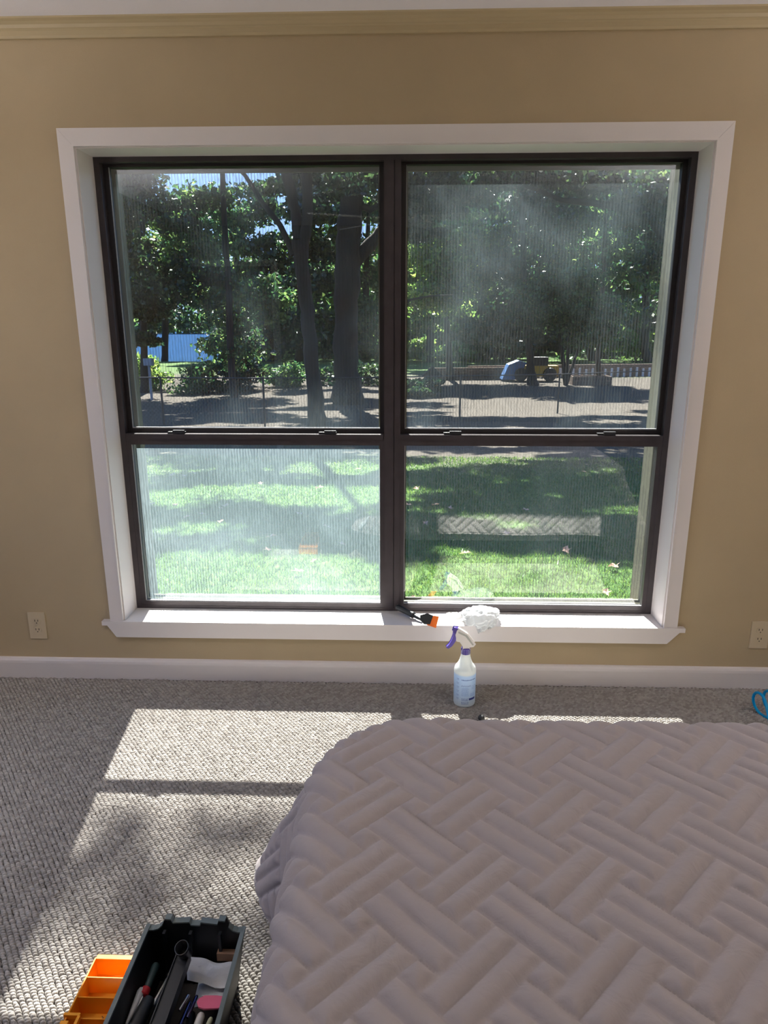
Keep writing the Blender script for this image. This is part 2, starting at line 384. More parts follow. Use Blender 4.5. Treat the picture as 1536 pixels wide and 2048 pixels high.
addbox(bm, (XL-.2, YB, 0), (XL, -2.2, ZC)); addbox(bm, (XL-.2, -.8, 0), (XL, 0, ZC))
addbox(bm, (XL-.2, -2.2, 0), (XL, -.8, .6)); addbox(bm, (XL-.2, -2.2, 2.1), (XL, -.8, ZC))
st(bmobj('wall_left', bm, 'wall'))
w2 = st(empty('added_window', (XL-.1, -1.5, .6)))
bm = bmesh.new()
for lo, hi in (((-.03, -.70, 0), (.03, -.66, 1.5)), ((-.03, .66, 0), (.03, .70, 1.5)), ((-.03, -.66, 0), (.03, .66, .04)), ((-.03, -.66, 1.46), (.03, .66, 1.5)), ((-.03, -.66, .72), (.03, .66, .77))): addbox(bm, lo, hi)
bmobj('window_frame', bm, 'frame', w2)
d1 = st(empty('door_1', (-1.75, YB+.02, 0)))
box('door_panel', (-.4, -.01, .01), (.4, .02, 2.03), 'wood', d1, bevel=.004)
box('door_casing', (.4, -.02, 0), (.47, .03, 2.1), 'trim', d1); box('door_casing', (-.47, -.02, 0), (-.4, .03, 2.1), 'trim', d1)
box('door_casing', (-.4, -.02, 2.03), (.4, .03, 2.1), 'trim', d1)

# crown moulding, baseboard
prof = [(0, 2.372), (-.010, 2.373), (-.014, 2.380), (-.014, 2.394), (-.018, 2.398), (-.021, 2.400), (-.025, 2.409), (-.034, 2.416), (-.046, 2.420), (-.050, ZC), (0, ZC)]
st(prism('trim_1', prof, 0, XL, XR, 'crown'))
prof = [(0, 0), (-.015, 0), (-.0155, .070), (-.014, .080), (-.010, .088), (-.004, .0915), (0, .092)]
st(prism('baseboard_front', prof, 0, XL, XR, 'trim'))
# casing boards with mitred corners, bead, extension jambs
CO, CI, ZT, ZI = 1.152, 1.103, 2.099, 2.047
st(prism('trim_2', [(-CO, Z0), (-CI, Z0), (-CI, ZI), (-CO, ZT)], 1, -.018, 0, 'trim', bevel=.0015))
st(prism('trim_3', [(CO, Z0), (CI, Z0), (CI, ZI), (CO, ZT)], 1, -.018, 0, 'trim', bevel=.0015))
st(prism('trim_4', [(-CO+.0006, ZT), (CO-.0006, ZT), (CI, ZI+.0006), (-CI, ZI+.0006)], 1, -.018, 0, 'trim', bevel=.0015))
bm = bmesh.new()
addbox(bm, (-CI, -.0215, Z0), (-CI+.006, -.002, ZI)); addbox(bm, (CI-.006, -.0215, Z0), (CI, -.002, ZI)); addbox(bm, (-CI+.006, -.0215, ZI-.006), (CI-.006, -.002, ZI))
st(bmobj('trim_5', bm, 'trim', bevel=.0015))
bm = bmesh.new()
addbox(bm, (-WX-.012, -.010, Z0), (-WX, .20, Z1+.012)); addbox(bm, (WX, -.010, Z0), (WX+.012, .20, Z1+.012)); addbox(bm, (-WX, -.010, Z1), (WX, .20, Z1+.012))
st(bmobj('trim_6', bm, 'trim', bevel=.0015))
# stool with horns, apron with angled ends
bm = bmesh.new(); addprism(bm, [(-1.185, -.026), (1.182, -.026), (1.182, 0), (1.092, 0), (1.092, .20), (-1.092, .20), (-1.092, 0), (-1.185, 0)], 2, .250, Z0)
st(bmobj('trim_7', bm, 'trim', bevel=.005))
st(prism('trim_8', [(-1.165, .250), (1.162, .250), (1.115, .200), (-1.130, .198)], 1, -.024, 0, 'trim', bevel=.002))

# ------------------------------------------------------------------ window
win = st(empty('window_1', (0, .12, Z0)))
def wbox(name, x0, x1, y0, y1, z0, z1, mt='frame', bevel=.002, par=win):
    return box(name, (x0, y0-.12, z0-Z0), (x1, y1-.12, z1-Z0), mt, par, bevel=bevel)
bm = bmesh.new()
for x0, x1, y0, y1, z0, z1 in ((-1.092, -1.070, .12, .20, Z0, Z1), (1.070, 1.092, .12, .20, Z0, Z1), (-1.07, 1.07, .12, .20, 2.019, Z1), (-1.07, 1.07, .12, .20, Z0, .281)):
    addbox(bm, (x0, y0-.12, z0-Z0), (x1, y1-.12, z1-Z0))
bmobj('outer_frame', bm, 'frame', win, bevel=.0015)
bm = bmesh.new(); addbox(bm, (-.027, -.004, .013), (.010, .08, 1.751)); addbox(bm, (.0125, -.002, .013), (.036, .08, 1.751))
bmobj('mullion', bm, 'frame', win, bevel=.0015)
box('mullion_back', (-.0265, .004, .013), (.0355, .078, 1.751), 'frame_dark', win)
GL = {'LL': glass_mat('dusty_glass', .07, .04), 'LR': glass_mat('clean_glass', .002, .006), 'UL': glass_mat('smudged_glass', .002, .022), 'UR': glass_mat('wiped_glass', .003, .026)}
def sash(key, xa, xb, low):
    if low: z0, z1, y0, y1 = .281, 1.022, .122, .148
    else: z0, z1, y0, y1 = 1.010, 2.019, .152, .178
    root = None
    fr = bmesh.new()
    sw = .018; bt = .018 if low else .030; tp = .045 if low else .010
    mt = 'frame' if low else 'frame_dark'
    for a, b, c, d in ((xa, xa+sw, z0, z1), (xb-sw, xb, z0, z1), (xa+sw, xb-sw, z0, z0+bt), (xa+sw, xb-sw, z1-tp, z1)):
        addbox(fr, (a, y0-.12, c-Z0), (b, y1-.12, d-Z0))
    if low:   # two-step profile of the meeting rail
        addbox(fr, (xa+.004, y0-.12-.006, 1.000-Z0), (xb-.004, y0-.12, 1.021-Z0))
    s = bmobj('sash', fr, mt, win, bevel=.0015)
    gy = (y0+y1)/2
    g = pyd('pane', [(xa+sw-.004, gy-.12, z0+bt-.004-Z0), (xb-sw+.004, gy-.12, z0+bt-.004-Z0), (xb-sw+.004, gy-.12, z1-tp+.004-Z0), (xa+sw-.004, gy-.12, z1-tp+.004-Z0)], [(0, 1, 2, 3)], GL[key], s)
    bd = bmesh.new()                                         # pale glazing bead added for the sunlit line along the glass
    t = .0035
    addbox(bd, (xa+sw, y0+.004-.12, z0+bt-Z0), (xb-sw, y0+.010-.12, z0+bt+t-Z0))
    addbox(bd, (xa+sw, y0+.004-.12, z0+bt-Z0), (xa+sw+.0018, y0+.010-.12, z1-tp-Z0))
    bmobj('glazing_bead', bd, 'bead', s)
    return s
for key, xa, xb, low in (('LL', -1.070, -.027, True), ('LR', .036, 1.070, True), ('UL', -1.070, -.027, False), ('UR', .036, 1.070, False)): sash(key, xa, xb, low)
for xa, xb in ((-1.068, -.030), (.039, 1.086)):              # insect screens just outside
    s = bmesh.new()
    for a, b, c, d in ((xa, xa+.022, .285, 2.018), (xb-.022, xb, .285, 2.018), (xa, xb, .285, .297), (xa, xb, 1.996, 2.018)): addbox(s, (a, .083, c-Z0), (b, .091, d-Z0))
    sf = bmobj('screen_frame', s, 'tan', win)
    pyd('screen_mesh', [(xa+.01, .087, .29-Z0), (xb-.01, .087, .29-Z0), (xb-.01, .087, 2.01-Z0), (xa+.01, .087, 2.01-Z0)], [(0, 1, 2, 3)], 'screen', sf)
for x in (-.864, -.254, .244, .849):                          # sash latches on the meeting rail
    bm = bmesh.new(); addbox(bm, (x-.035, .004, 1.022-Z0), (x+.035, .024, 1.029-Z0)); addbox(bm, (x-.012, -.004, 1.024-Z0), (x+.034, .010, 1.036-Z0))
    bmobj('latch', bm, 'black', win, bevel=.002)
# outside reveal
bm = bmesh.new()
addbox(bm, (-WX-.012, .201, .24), (-1.086, .36, 2.24)); addbox(bm, (1.080, .201, .24), (WX+.012, .36, 2.24)); addbox(bm, (-1.086, .201, 2.018), (1.080, .215, 2.24)); addbox(bm, (-1.086, .215, 2.222), (1.080, .36, 2.24))
st(bmobj('trim_9', bm, 'tan', bevel=.003))
st(box('trim_10', (-1.086, .201, .20), (1.080, .30, .245), 'tan', bevel=.004))
bm = bmesh.new()
addbox(bm, (XL-.2, WT, -.6), (-WX-.012, WT+.10, ZC+.2)); addbox(bm, (WX+.012, WT, -.6), (XR+.2, WT+.10, ZC+.2)); addbox(bm, (-WX-.012, WT, 2.24), (WX+.012, WT+.10, ZC+.2)); addbox(bm, (-WX-.012, WT, -.6), (WX+.012, WT+.10, .20))
st(bmobj('wall_outer', bm, 'brick'))

# ------------------------------------------------------------------ carpet pile
def carpet():
    sx, sy = .0160, .0068
    nx, ny = int(3.6/sx), int(1.85/sy)
    I, J = np.meshgrid(np.arange(nx), np.arange(ny), indexing='ij')
    X = -1.85+I*sx+((J*.345) % 1)*sx; Y = -.018-J*sy+.0022*np.sin(I*PI)
    X = X+rng.normal(0, .0007, X.shape); Y = Y+rng.normal(0, .0005, X.shape)
    X = X.ravel(); Y = Y.ravel()
    k = (Y < -.018) & ~((X > .0) & (Y < -1.25)) & ~((X > 1.62))
    X = X[k]; Y = Y[k]; n = len(X)
    hx = .0082*(1+rng.normal(0, .10, n)); hy = .0046*(1+rng.normal(0, .10, n)); H = .0052*(1+rng.normal(0, .10, n)); rot = rng.normal(.18, .22, n)
    K = 5; V = np.zeros((n, 2*K+1, 3), np.float32)
    for ring, (s, z) in enumerate(((1.0, -.002), (.72, .75))):
        for a in range(K):
            th = 2*PI*(a+.5*ring)/K; px = np.cos(th)*hx*s; py = np.sin(th)*hy*s
            V[:, ring*K+a, 0] = X+px*np.cos(rot)-py*np.sin(rot); V[:, ring*K+a, 1] = Y+px*np.sin(rot)+py*np.cos(rot)
            V[:, ring*K+a, 2] = np.where(ring == 0, -.0035, z*H)
    V[:, 2*K, 0] = X; V[:, 2*K, 1] = Y; V[:, 2*K, 2] = H
    f = []
    for a in range(K):
        b = (a+1) % K; f += [(a, b, K+a), (b, K+b, K+a), (K+a, K+b, 2*K)]
    f = np.array(f); Fa = (f[None]+(np.arange(n)*(2*K+1))[:, None, None]).reshape(-1, 3)
    o = npmesh('carpet_pile', V.reshape(-1, 3), Fa, 'carpet', smooth=True)
    tag(o, 'beige looped wall-to-wall carpet pile lit by the window', 'carpet', kind='stuff')
carpet()

# ------------------------------------------------------------------ bed
BZ, BX0, BX1, BY1, BY0 = .597, -.127, 1.42, -1.240, -3.25
bed = tag(empty('bed', (.65, -2.2, 0)), 'bed under a beige quilted cover with a chevron brick pattern', 'bed')
BL = Vector((.65, -2.2, 0))
def rbox(name, lo, hi, mt, bevel):
    return box(name, tuple(Vector(lo)-BL), tuple(Vector(hi)-BL), mt, bed, bevel=bevel, seg=3)
def rounded(x0, x1, y0, y1, rad):
    out = []
    for cx_, cy_, a0 in ((x1-rad, y1-rad, 0), (x0+rad, y1-rad, 90), (x0+.05, y0+.05, 180), (x1-.05, y0+.05, 270)):
        rr = rad if a0 < 180 else .05
        out += [(cx_+rr*math.cos(math.radians(a0+k*15))-BL.x, cy_+rr*math.sin(math.radians(a0+k*15))-BL.y) for k in range(7)]
    return out
prism('mattress', rounded(BX0+.03, BX1-.03, BY0+.03, BY1-.03, .22), 2, .34, BZ-.025, 'mattress', bed, bevel=.035)
prism('box_spring', rounded(BX0+.05, BX1-.05, BY0+.03, BY1-.05, .20), 2, .14, .335, 'mattress', bed, bevel=.01)
for x in (.05, 1.28):
    for y in (-1.4, -3.1): rbox('leg', (x-.03, y-.03, 0), (x+.03, y+.03, .139), 'black', .004)
WB = .0405
def quilt_h(X, Y):                                            # chevron brick quilting
    r = 1/math.sqrt(2); dx = X-.027; dy = Y+1.471
    u = (dx*r+dy*r)/WB+4; d = (dx*r-dy*r)/WB
    best = np.full(X.shape, -1.0)
    # lattice vectors (-3,3), (3,3)
    n1 = (-u+d)/6; n2 = (u+d)/6
    i0 = np.floor(n1); j0 = np.floor(n2)
    rects = ((0, 4, 0, 1), (0, 4, 1, 2), (1, 2, 2, 6), (2, 3, 2, 6), (3, 4, 2, 3), (0, 1, 2, 3))
    for di in (-1, 0, 1):
        for dj in (-1, 0, 1):
            uu = u-(-3*(i0+di)+3*(j0+dj)); dd = d-(3*(i0+di)+3*(j0+dj))
            for a, b, c, e in rects:
                q = np.minimum(np.minimum(uu-a, b-uu), np.minimum(dd-c, e-dd))
                best = np.maximum(best, q)
    q = np.clip(best, 0, .5)
    return np.clip(1-(1-q/.5)**2, 0, 1)**.72
def quilt():
    R, E = .235, .055
    xs = np.concatenate([np.arange(BX0-.46, 1.02, .0042), np.arange(1.02, BX1+.47, .009)])
    ys = np.concatenate([np.arange(BY1+.46, -2.22, -.0042), np.arange(-2.22, BY0-.06, -.02)])
    X, Y = np.meshgrid(xs, ys, indexing='ij')
    cx = np.clip(X, BX0+R, BX1-R); cy = np.clip(Y, -9, BY1-R)
    dx = X-cx; dy = Y-cy; dist = np.hypot(dx, dy); phi = np.arctan2(dy, dx)
    nx = np.where(dist > 1e-6, dx/np.maximum(dist, 1e-6), 0); ny = np.where(dist > 1e-6, dy/np.maximum(dist, 1e-6), 0)
    cornerL = np.exp(-((phi-math.radians(148))/.42)**2)*(dx < -.001)*(dy > .001)
    cornerR = np.exp(-((phi-math.radians(38))/.4)**2)*(dx > .001)*(dy > .001)
    corn = cornerL+cornerR
    DM = (R-E)+E*PI/2+.345+.045*corn
    dd = np.minimum(dist, DM)
    s = np.clip(dd-(R-E), 0, None); ang = np.minimum(s/E, PI/2); drop = np.clip(s-E*PI/2, 0, None)
    side = (dist > R-E)
    # along-edge waviness for the hanging part
    wav = .012*np.sin(X*9+1.2)*(np.abs(ny) > .7)+.007*np.sin(Y*13)*(np.abs(nx) > .7)
    tilt = .02+.54*corn
    outd = np.where(side, (R-E)+E*np.sin(ang)+drop*np.sin(np.clip(tilt, 0, .6))+wav*drop/.34, dd)
    z = BZ-E*(1-np.cos(ang))-drop*np.cos(np.clip(tilt, 0, .6))
    P = np.stack([cx+nx*outd, cy+ny*outd, z], -1)
    # numeric normal
    gx = np.gradient(P, axis=0); gy = np.gradient(P, axis=1)
    nr = np.cross(gy, gx); ln = np.linalg.norm(nr, axis=-1, keepdims=True); nr = np.where(ln > 1e-12, nr/np.maximum(ln, 1e-12), np.array([0, 0, 1.]))
    nr = np.where(nr[..., 2:3] < -.3, -nr, nr)
    H = quilt_h(X, Y)
    amp = .0118*(1-.5*(dist > DM-.012))
    wr = (fbm(X*14, Y*14, 5)-.5)*.007+(fbm(X*3.1, Y*3.1, 9)-.5)*.010*(dist < R-E+.02)
    hh = H*amp+wr*np.where(dist < DM, 1, .3)
    P = P+nr*hh[..., None]
    nI, nJ = X.shape; idx = np.arange(nI*nJ).reshape(nI, nJ)
    inside = dist <= DM+1e-9
    keep = inside[:-1, :-1] | inside[1:, :-1] | inside[:-1, 1:] | inside[1:, 1:]
    q = np.stack([idx[:-1, :-1], idx[:-1, 1:], idx[1:, 1:], idx[1:, :-1]], -1)[keep]
    used = np.zeros(nI*nJ, bool); used[q.ravel()] = True
    remap = np.cumsum(used)-1
    V = P.reshape(-1, 3)[used]-np.array(BL); q = remap[q]
    o = npmesh('quilted_cover', V, q, 'quilt', bed, smooth=True)
    return o
quilt()
# corner of the white sheet peeping out under the cover
bm = bmesh.new()
sp = [(-.150, -1.24, .33), (-.19, -1.20, .27), (-.222, -1.185, .235), (-.236, -1.21, .24), (-.222, -1.235, .262), (-.19, -1.26, .30)]
A = [bm.verts.new(Vector(p)-BL) for p in sp]; B = [bm.verts.new(Vector(p)-BL+Vector((.004, -.006, .002))) for p in sp]
bm.faces.new(A); bm.faces.new(B[::-1])
for i in range(6): bm.faces.new((A[i], A[(i+1) % 6], B[(i+1) % 6], B[i]))
tag(bmobj('sheet_corner', bm, 'sheet', bed), 'white sheet corner showing under the cover')

# ------------------------------------------------------------------ outlets
def outlet(x, z, label):
    r = tag(empty('wall_outlet', (x, 0, z)), label, 'outlet')
    box('cover_plate', (-.0355, -.006, -.058), (.0355, 0, .058), 'plate', r, bevel=.003)
    for s in (-.0195, .0195):
        pts = [(.0165*math.cos(a)*1.0, s+.0145*max(-.87, min(.87, math.sin(a)))) for a in [2*PI*k/20 for k in range(20)]]
        f = prism('receptacle', pts, 1, -.0078, -.005, 'plate', r)
        for sx in (-.0065, .0065): box('slot', (sx-.0012, -.0083, s), (sx+.0012, -.0076, s+.0085), 'slot', f)
        lathe('ground_hole', [(.0022, 0), (.0022, .0008)], 'slot', f, 10, Matrix.Translation((0, -.0076, s-.0065)) @ Matrix.Rotation(PI/2, 4, 'X'))
    lathe('screw', [(.003, 0), (.0025, .0012)], 'plate', r, 12, Matrix.Translation((0, -.006, 0)) @ Matrix.Rotation(PI/2, 4, 'X'))
outlet(-1.468, .236, 'ivory duplex wall outlet left of the window, low on the wall')
outlet(1.487, .236, 'ivory duplex wall outlet right of the window, near the blue hose')

# ------------------------------------------------------------------ spray bottle
SB = (.296, -.165, 0.003)
sb = tag(empty('spray_bottle', SB), 'white spray bottle with purple trigger standing on carpet by the baseboard', 'bottle')
lathe('bottle_body', [(.002, .001), (.036, .001), (.041, .004), (.0425, .010), (.0428, .135), (.0425, .148), (.040, .157), (.035, .165), (.029, .173), (.0235, .186), (.0195, .200), (.0175, .212), (.0168, .222), (.002, .222)], 'bottle', sb, 40)
bm = bmesh.new()
n = 48
for k in range(n):                                           # ribbed collar
    a0, a1 = 2*PI*k/n, 2*PI*(k+1)/n; ra = .0186 if k % 2 else .0176
    v = [bm.verts.new((ra*math.cos(a), ra*math.sin(a), z)) for a in (a0, a1) for z in (.214, .234)]
    bm.faces.new((v[0], v[2], v[3], v[1]))
bmesh.ops.remove_doubles(bm, verts=bm.verts, dist=1e-6)
bmobj('collar', bm, 'purple', sb)
lathe('collar_top', [(.0176, .2339), (.0165, .238), (.002, .2385)], 'purple', sb, 32)
def lc(cx, cy): return ((cx-765)/12.05/506, .238+(565-cy)/12.05/466)
RZ = Matrix.Rotation(math.radians(6), 4, 'Z')
body = [lc(*p) for p in ((580, 100), (790, 232), (972, 465), (930, 515), (820, 528), (835, 575), (695, 575), (690, 500), (610, 390), (560, 385), (530, 350), (530, 300), (515, 235), (545, 140))]
prism('sprayer_head', body, 1, -.0115, .0115, 'spray', sb, bevel=.0025, M=RZ)
prism('rib', [lc(*p) for p in ((560, 190), (735, 275), (905, 490), (940, 478), (775, 250), (575, 160))], 1, -.0128, .0128, 'grey', sb, M=RZ)
prism('nozzle', [lc(*p) for p in ((480, 85), (568, 105), (530, 205), (455, 165))], 1, -.009, .009, 'purple', sb, bevel=.003, M=RZ)
prism('trigger', [lc(*p) for p in ((480, 200), (535, 270), (535, 330), (480, 420), (420, 500), (345, 548), (305, 530), (370, 470), (420, 380), (460, 280), (470, 230))], 1, -.008, .008, 'lilac', sb, bevel=.002, M=RZ)
# printed label: strips that follow the bottle
def strip(a0, a1, z0, z1, mt, par, r=.0432, n=8):
    v = []; f = []
    for i in range(n+1):
        a = math.radians(a0+(a1-a0)*i/n-90)
        v += [(r*math.cos(a), r*math.sin(a), z0), (r*math.cos(a), r*math.sin(a), z1)]
    for i in range(n): f.append((2*i, 2*i+2, 2*i+3, 2*i+1))
    return v, f
def strips(name, lst, mt):
    V = []; Fc = []
    for (a0, a1, z0, z1) in lst:
        v, f = strip(a0, a1, z0, z1, mt, sb); o = len(V); V += v; Fc += [tuple(i+o for i in q) for q in f]
    return pyd(name, V, Fc, mt, sb)
def arow(a0, a1, z, h, seed):                                 # a line of tiny unreadable print
    r = random.Random(seed); out = []; a = a0
    while a < a1-2:
        w = r.uniform(1.5, 5); out.append((a, min(a+w, a1), z, z+h*r.uniform(.7, 1))); a += w+r.uniform(.8, 1.6)
    return out
ink = []
ink += arow(-22, 62, .118, .0045, 1)
for k, z in enumerate((.096, .0925)): ink += arow(-22, 30, z, .0016, 5+k)
for k, z in enumerate((.040, .036, .032, .025, .021, .017)): ink += arow(-20, 18, z, .0022, 20+k)
for k, z in enumerate((.092, .086, .080)): ink += arow(34, 60, z, .0016, 40+k)
for k, z in enumerate((.122, .105, .088, .071, .054, .040)): ink += arow(-50, -34, z, .0018, 60+k)+arow(-48, -36, z-.004, .0014, 70+k)
strips('print', ink, 'printink')
strips('pale_print', [z for k in range(8) for z in arow(-20, 18, .085-.0045*k, .0030, 90+k)]+[z for k in range(4) for z in arow(26, 56, .061-.004*k, .0026, 120+k)], 'printpale')
strips('navy_print', [(20, 60, .034, .043)], 'printdark')

# ------------------------------------------------------------------ scraper on the stool
sc = tag(empty('scraper', (.16, .02, Z0)), 'scraper with black handle and orange blade lying on the window sill', 'scraper')
o0 = Vector((.16, .02, Z0))
def L_(p): return Vector(p)-o0
H0, H1, H2 = (Vector(at(*q)) for q in ((793, 1213, .098), (829, 1231.5, .034), (843, 1239, .008)))
dv = (H1-H0)
tube('handle', [L_(H0+dv*t) for t in (0, .03, .12, .5, .80, .86, .95, 1)], [.007, .0112, .0128, .0120, .0112, .0138, .0140, .010], 'black', sc, 18)
tube('neck', [L_(H1), L_(H1+(H2-H1)*.5), L_(H2)], [.0085, .0075, .0065], 'black', sc, 12)
def plate(uvY, th, nm, mt, bev=.001):
    P = [Vector(at(*q)) for q in uvY]; nrm = (P[1]-P[0]).cross(P[-1]-P[0]).normalized()*th/2; bm = bmesh.new()
    A = [bm.verts.new(L_(p+nrm)) for p in P]; B = [bm.verts.new(L_(p-nrm)) for p in P]; n = len(P)
    bm.faces.new(A); bm.faces.new(B[::-1])
    for i in range(n): bm.faces.new((A[i], A[(i+1) % n], B[(i+1) % n], B[i]))
    return bmobj(nm, bm, mt, sc, bevel=bev)
Yp = lambda v: .003-(v-1229)*.0014                            # the head leans over the nose of the stool
plate([(u, v, Yp(v)) for u, v in ((840, 1231), (855, 1227), (866, 1231.5), (860, 1249), (848, 1248.5), (841, 1241))], .007, 'blade_holder', 'black', .0015)
plate([(u, v, Yp(v)) for u, v in ((863, 1231), (878, 1233), (872, 1256), (853, 1249.5), (858, 1247))], .0022, 'blade', 'orange', .0004)
# ------------------------------------------------------------------ crumpled white plastic bag on the stool
def bag():
    r = tag(empty('plastic_bag', (.34, .06, Z0)), 'crumpled thin white plastic bag lying on the window sill', 'bag')
    bm = bmesh.new(); bmesh.ops.create_icosphere(bm, subdivisions=6, radius=1)
    def fold(q): return 1-2.2*abs(mnoise.noise(q))
    for v in bm.verts:
        p = v.co.copy(); w = p+.35*Vector((mnoise.noise(p*1.3), mnoise.noise(p*1.3+Vector((9, 0, 0))), mnoise.noise(p*1.3+Vector((0, 9, 0)))))
        k = .92+.30*fold(w*1.2+Vector((3, 1, 7)))+.12*fold(w*2.6+Vector((1, 5, 2)))+.075*fold(w*4.8+Vector((4, 4, 1)))+.022*fold(w*10)
        q = Vector((p.x*.062, p.y*.056, p.z*.028))*k
        q.x += .012*p.z
        v.co = q+Vector((.030, -.030, .021))
        if v.co.y < -.075: v.co.z -= (-.075-v.co.y)*1.3      # hangs over the nose of the stool
        elif v.co.z < .003: v.co.z = .003
    bmobj('bag_body', bm, 'bag', r, smooth=True)
    nU, nV = 60, 30; V = []; Fq = []
    for i in range(nU):
        for j in range(nV):
            a = i/(nU-1); b = j/(nV-1)
            x = -.135+a*.13; w = .012+.040*a; y = -.004+(b-.5)*2*w+.012*math.sin(a*5)
            z = .004+.022*a*(1-(2*b-1)**2)+.012*abs(mnoise.noise(Vector((x*45, y*60, 2))))*(.4+a)
            V.append((x, y, z)); 
    for i in range(nU-1):
        for j in range(nV-1): Fq.append((i*nV+j, (i+1)*nV+j, (i+1)*nV+j+1, i*nV+j+1))
    pyd('bag_tail', V, Fq, 'bag', r, True)
bag()
tag(tube('thread_scrap', [(-.735, -.012, Z0+.0012), (-.72, -.006, Z0+.002), (-.70, -.010, Z0+.0012), (-.683, -.016, Z0+.0016)], .0008, 'sheet', n=6), 'scrap of white thread on the sunlit left half of the sill', 'thread')

# ------------------------------------------------------------------ blue coiled hose
pts = []
ax0 = Vector((1.395, -.235, .052)); ax1 = Vector((1.90, -.10, .052)); axd = (ax1-ax0); ln = axd.length; axd.normalize(); sdv = axd.cross(Vector((0, 0, 1))).normalized()
turns = 11
for k in range(turns*18+1):
    a = 2*PI*k/18; c = ax0+axd*(ln*k/(turns*18))
    rr = .046*(1+.05*math.sin(k*.07))
    pts.append(c+sdv*rr*math.cos(a+.6)+Vector((0, 0, 1))*rr*math.sin(a+.6))
p0 = pts[0]
lead = [Vector((1.44, -.62, .006)), Vector((1.47, -.52, .006)), Vector((1.45, -.42, .007)), Vector((1.40, -.33, .02))]
tag(tube('coiled_hose', lead+pts, .0052, 'hose', n=10), 'clear blue coiled air hose lying on the carpet at right', 'hose')
tag(lathe('rubber_cap', [(.003, 0), (.011, .001), (.013, .006), (.012, .013), (.007, .018), (.001, .019)], 'black', None, 20, Matrix.Translation((.352, -.285, .003))), 'small black rubber cap on the carpet beyond the bed', 'cap')

# ------------------------------------------------------------------ toolbox
TX0, TX1, TY1, TY0, TZ = -.503, -.287, -1.400, -1.80, .152
tb = tag(empty('toolbox', ((TX0+TX1)/2, -1.6, .003)), 'open black plastic toolbox full of tools on the carpet', 'toolbox')
TL = Vector(((TX0+TX1)/2, -1.6, .003))
bm = bmesh.new()
di, t = .020, .005
def wall(p):                                                  # closed slab from 4 outer + 4 inner corners
    v = [bm.verts.new(Vector(q)-TL) for q in p]
    for q in ((0, 1, 2, 3), (7, 6, 5, 4), (0, 4, 5, 1), (1, 5, 6, 2), (2, 6, 7, 3), (3, 7, 4, 0)): bm.faces.new([v[i] for i in q])
zb, zt = .006, TZ
wall([(TX0+di, TY0, zb), (TX0+di, TY1-.012, zb), (TX0, TY1, zt), (TX0, TY0, zt), (TX0+di+t, TY0, zb), (TX0+di+t, TY1-.012, zb), (TX0+t, TY1, zt), (TX0+t, TY0, zt)])
wall([(TX1-di, TY0, zb), (TX1-di, TY1-.012, zb), (TX1, TY1, zt), (TX1, TY0, zt), (TX1-di-t, TY0, zb), (TX1-di-t, TY1-.012, zb), (TX1-t, TY1, zt), (TX1-t, TY0, zt)])
wall([(TX0+di, TY0, zb), (TX1-di, TY0, zb), (TX1, TY0-.01, zt), (TX0, TY0-.01, zt), (TX0+di, TY0+t, zb), (TX1-di, TY0+t, zb), (TX1, TY0+t, zt), (TX0, TY0+t, zt)])
addbox(bm, Vector((TX0+di, TY0, zb-.004))-TL, Vector((TX1-di, TY1-.012, zb+.003))-TL)
bmobj('box_body', bm, 'black', tb)
prof = [(.0, .004), (.213, .004), (.213, .150), (.200, .150), (.190, .154), (.181, .163), (.174, .179), (.160, .180), (.157, .170), (.121, .174), (.119, .166), (.099, .166), (.096, .174), (.060, .171), (.056, .180), (.043, .180), (.036, .164), (.027, .154), (.016, .150), (0, .150)]
prof = [(TX0+x*(TX1-TX0)/.213+(di if z < .01 else 0)*(1 if x < .1 else -1)-TL.x, z-TL.z) for x, z in prof]
Mb = Matrix.Translation((0, TY1-TL.y, 0))
sh = Matrix.Identity(4); sh[1][2] = .08
prism('end_wall', prof, 1, -.012, -.007, 'black', tb, M=Mb @ sh)
for x in (TX0+.042, TX0+.100, TX0+.165):
    box('rib', (x-TL.x-.003, TY1-.020-TL.y, .004), (x-TL.x+.003, TY1-.009-TL.y, .150), 'black', tb, M=None)
# rim strips, paler plastic standing in for the sun highlight
bm = bmesh.new()
for x0, x1 in ((TX0-.003, TX0+.006), (TX1-.006, TX1+.003)): addbox(bm, Vector((x0, TY0, TZ-.001))-TL, Vector((x1, TY1+.003, TZ+.004))-TL)
for i in range(2, len(prof)-1):
    (xa, za), (xb, zb2) = prof[i], prof[i+1]
    if abs(za-zb2) > .012: continue
    P = [Vector((xa, 0, za-.001)), Vector((xb, 0, zb2-.001)), Vector((xb, 0, zb2+.0025)), Vector((xa, 0, za+.0025))]
    y0, y1 = TY1-.010-TL.y, TY1+.004-TL.y
    A = [bm.verts.new((p.x, y0, p.z)) for p in P]; B = [bm.verts.new((p.x, y1, p.z)) for p in P]
    bm.faces.new(A); bm.faces.new(B[::-1])
    for k in range(4): bm.faces.new((A[k], A[(k+1) % 4], B[(k+1) % 4], B[k]))
tag(bmobj('rim', bm, 'rim', tb), 'rim with the sun highlight painted in pale grey')
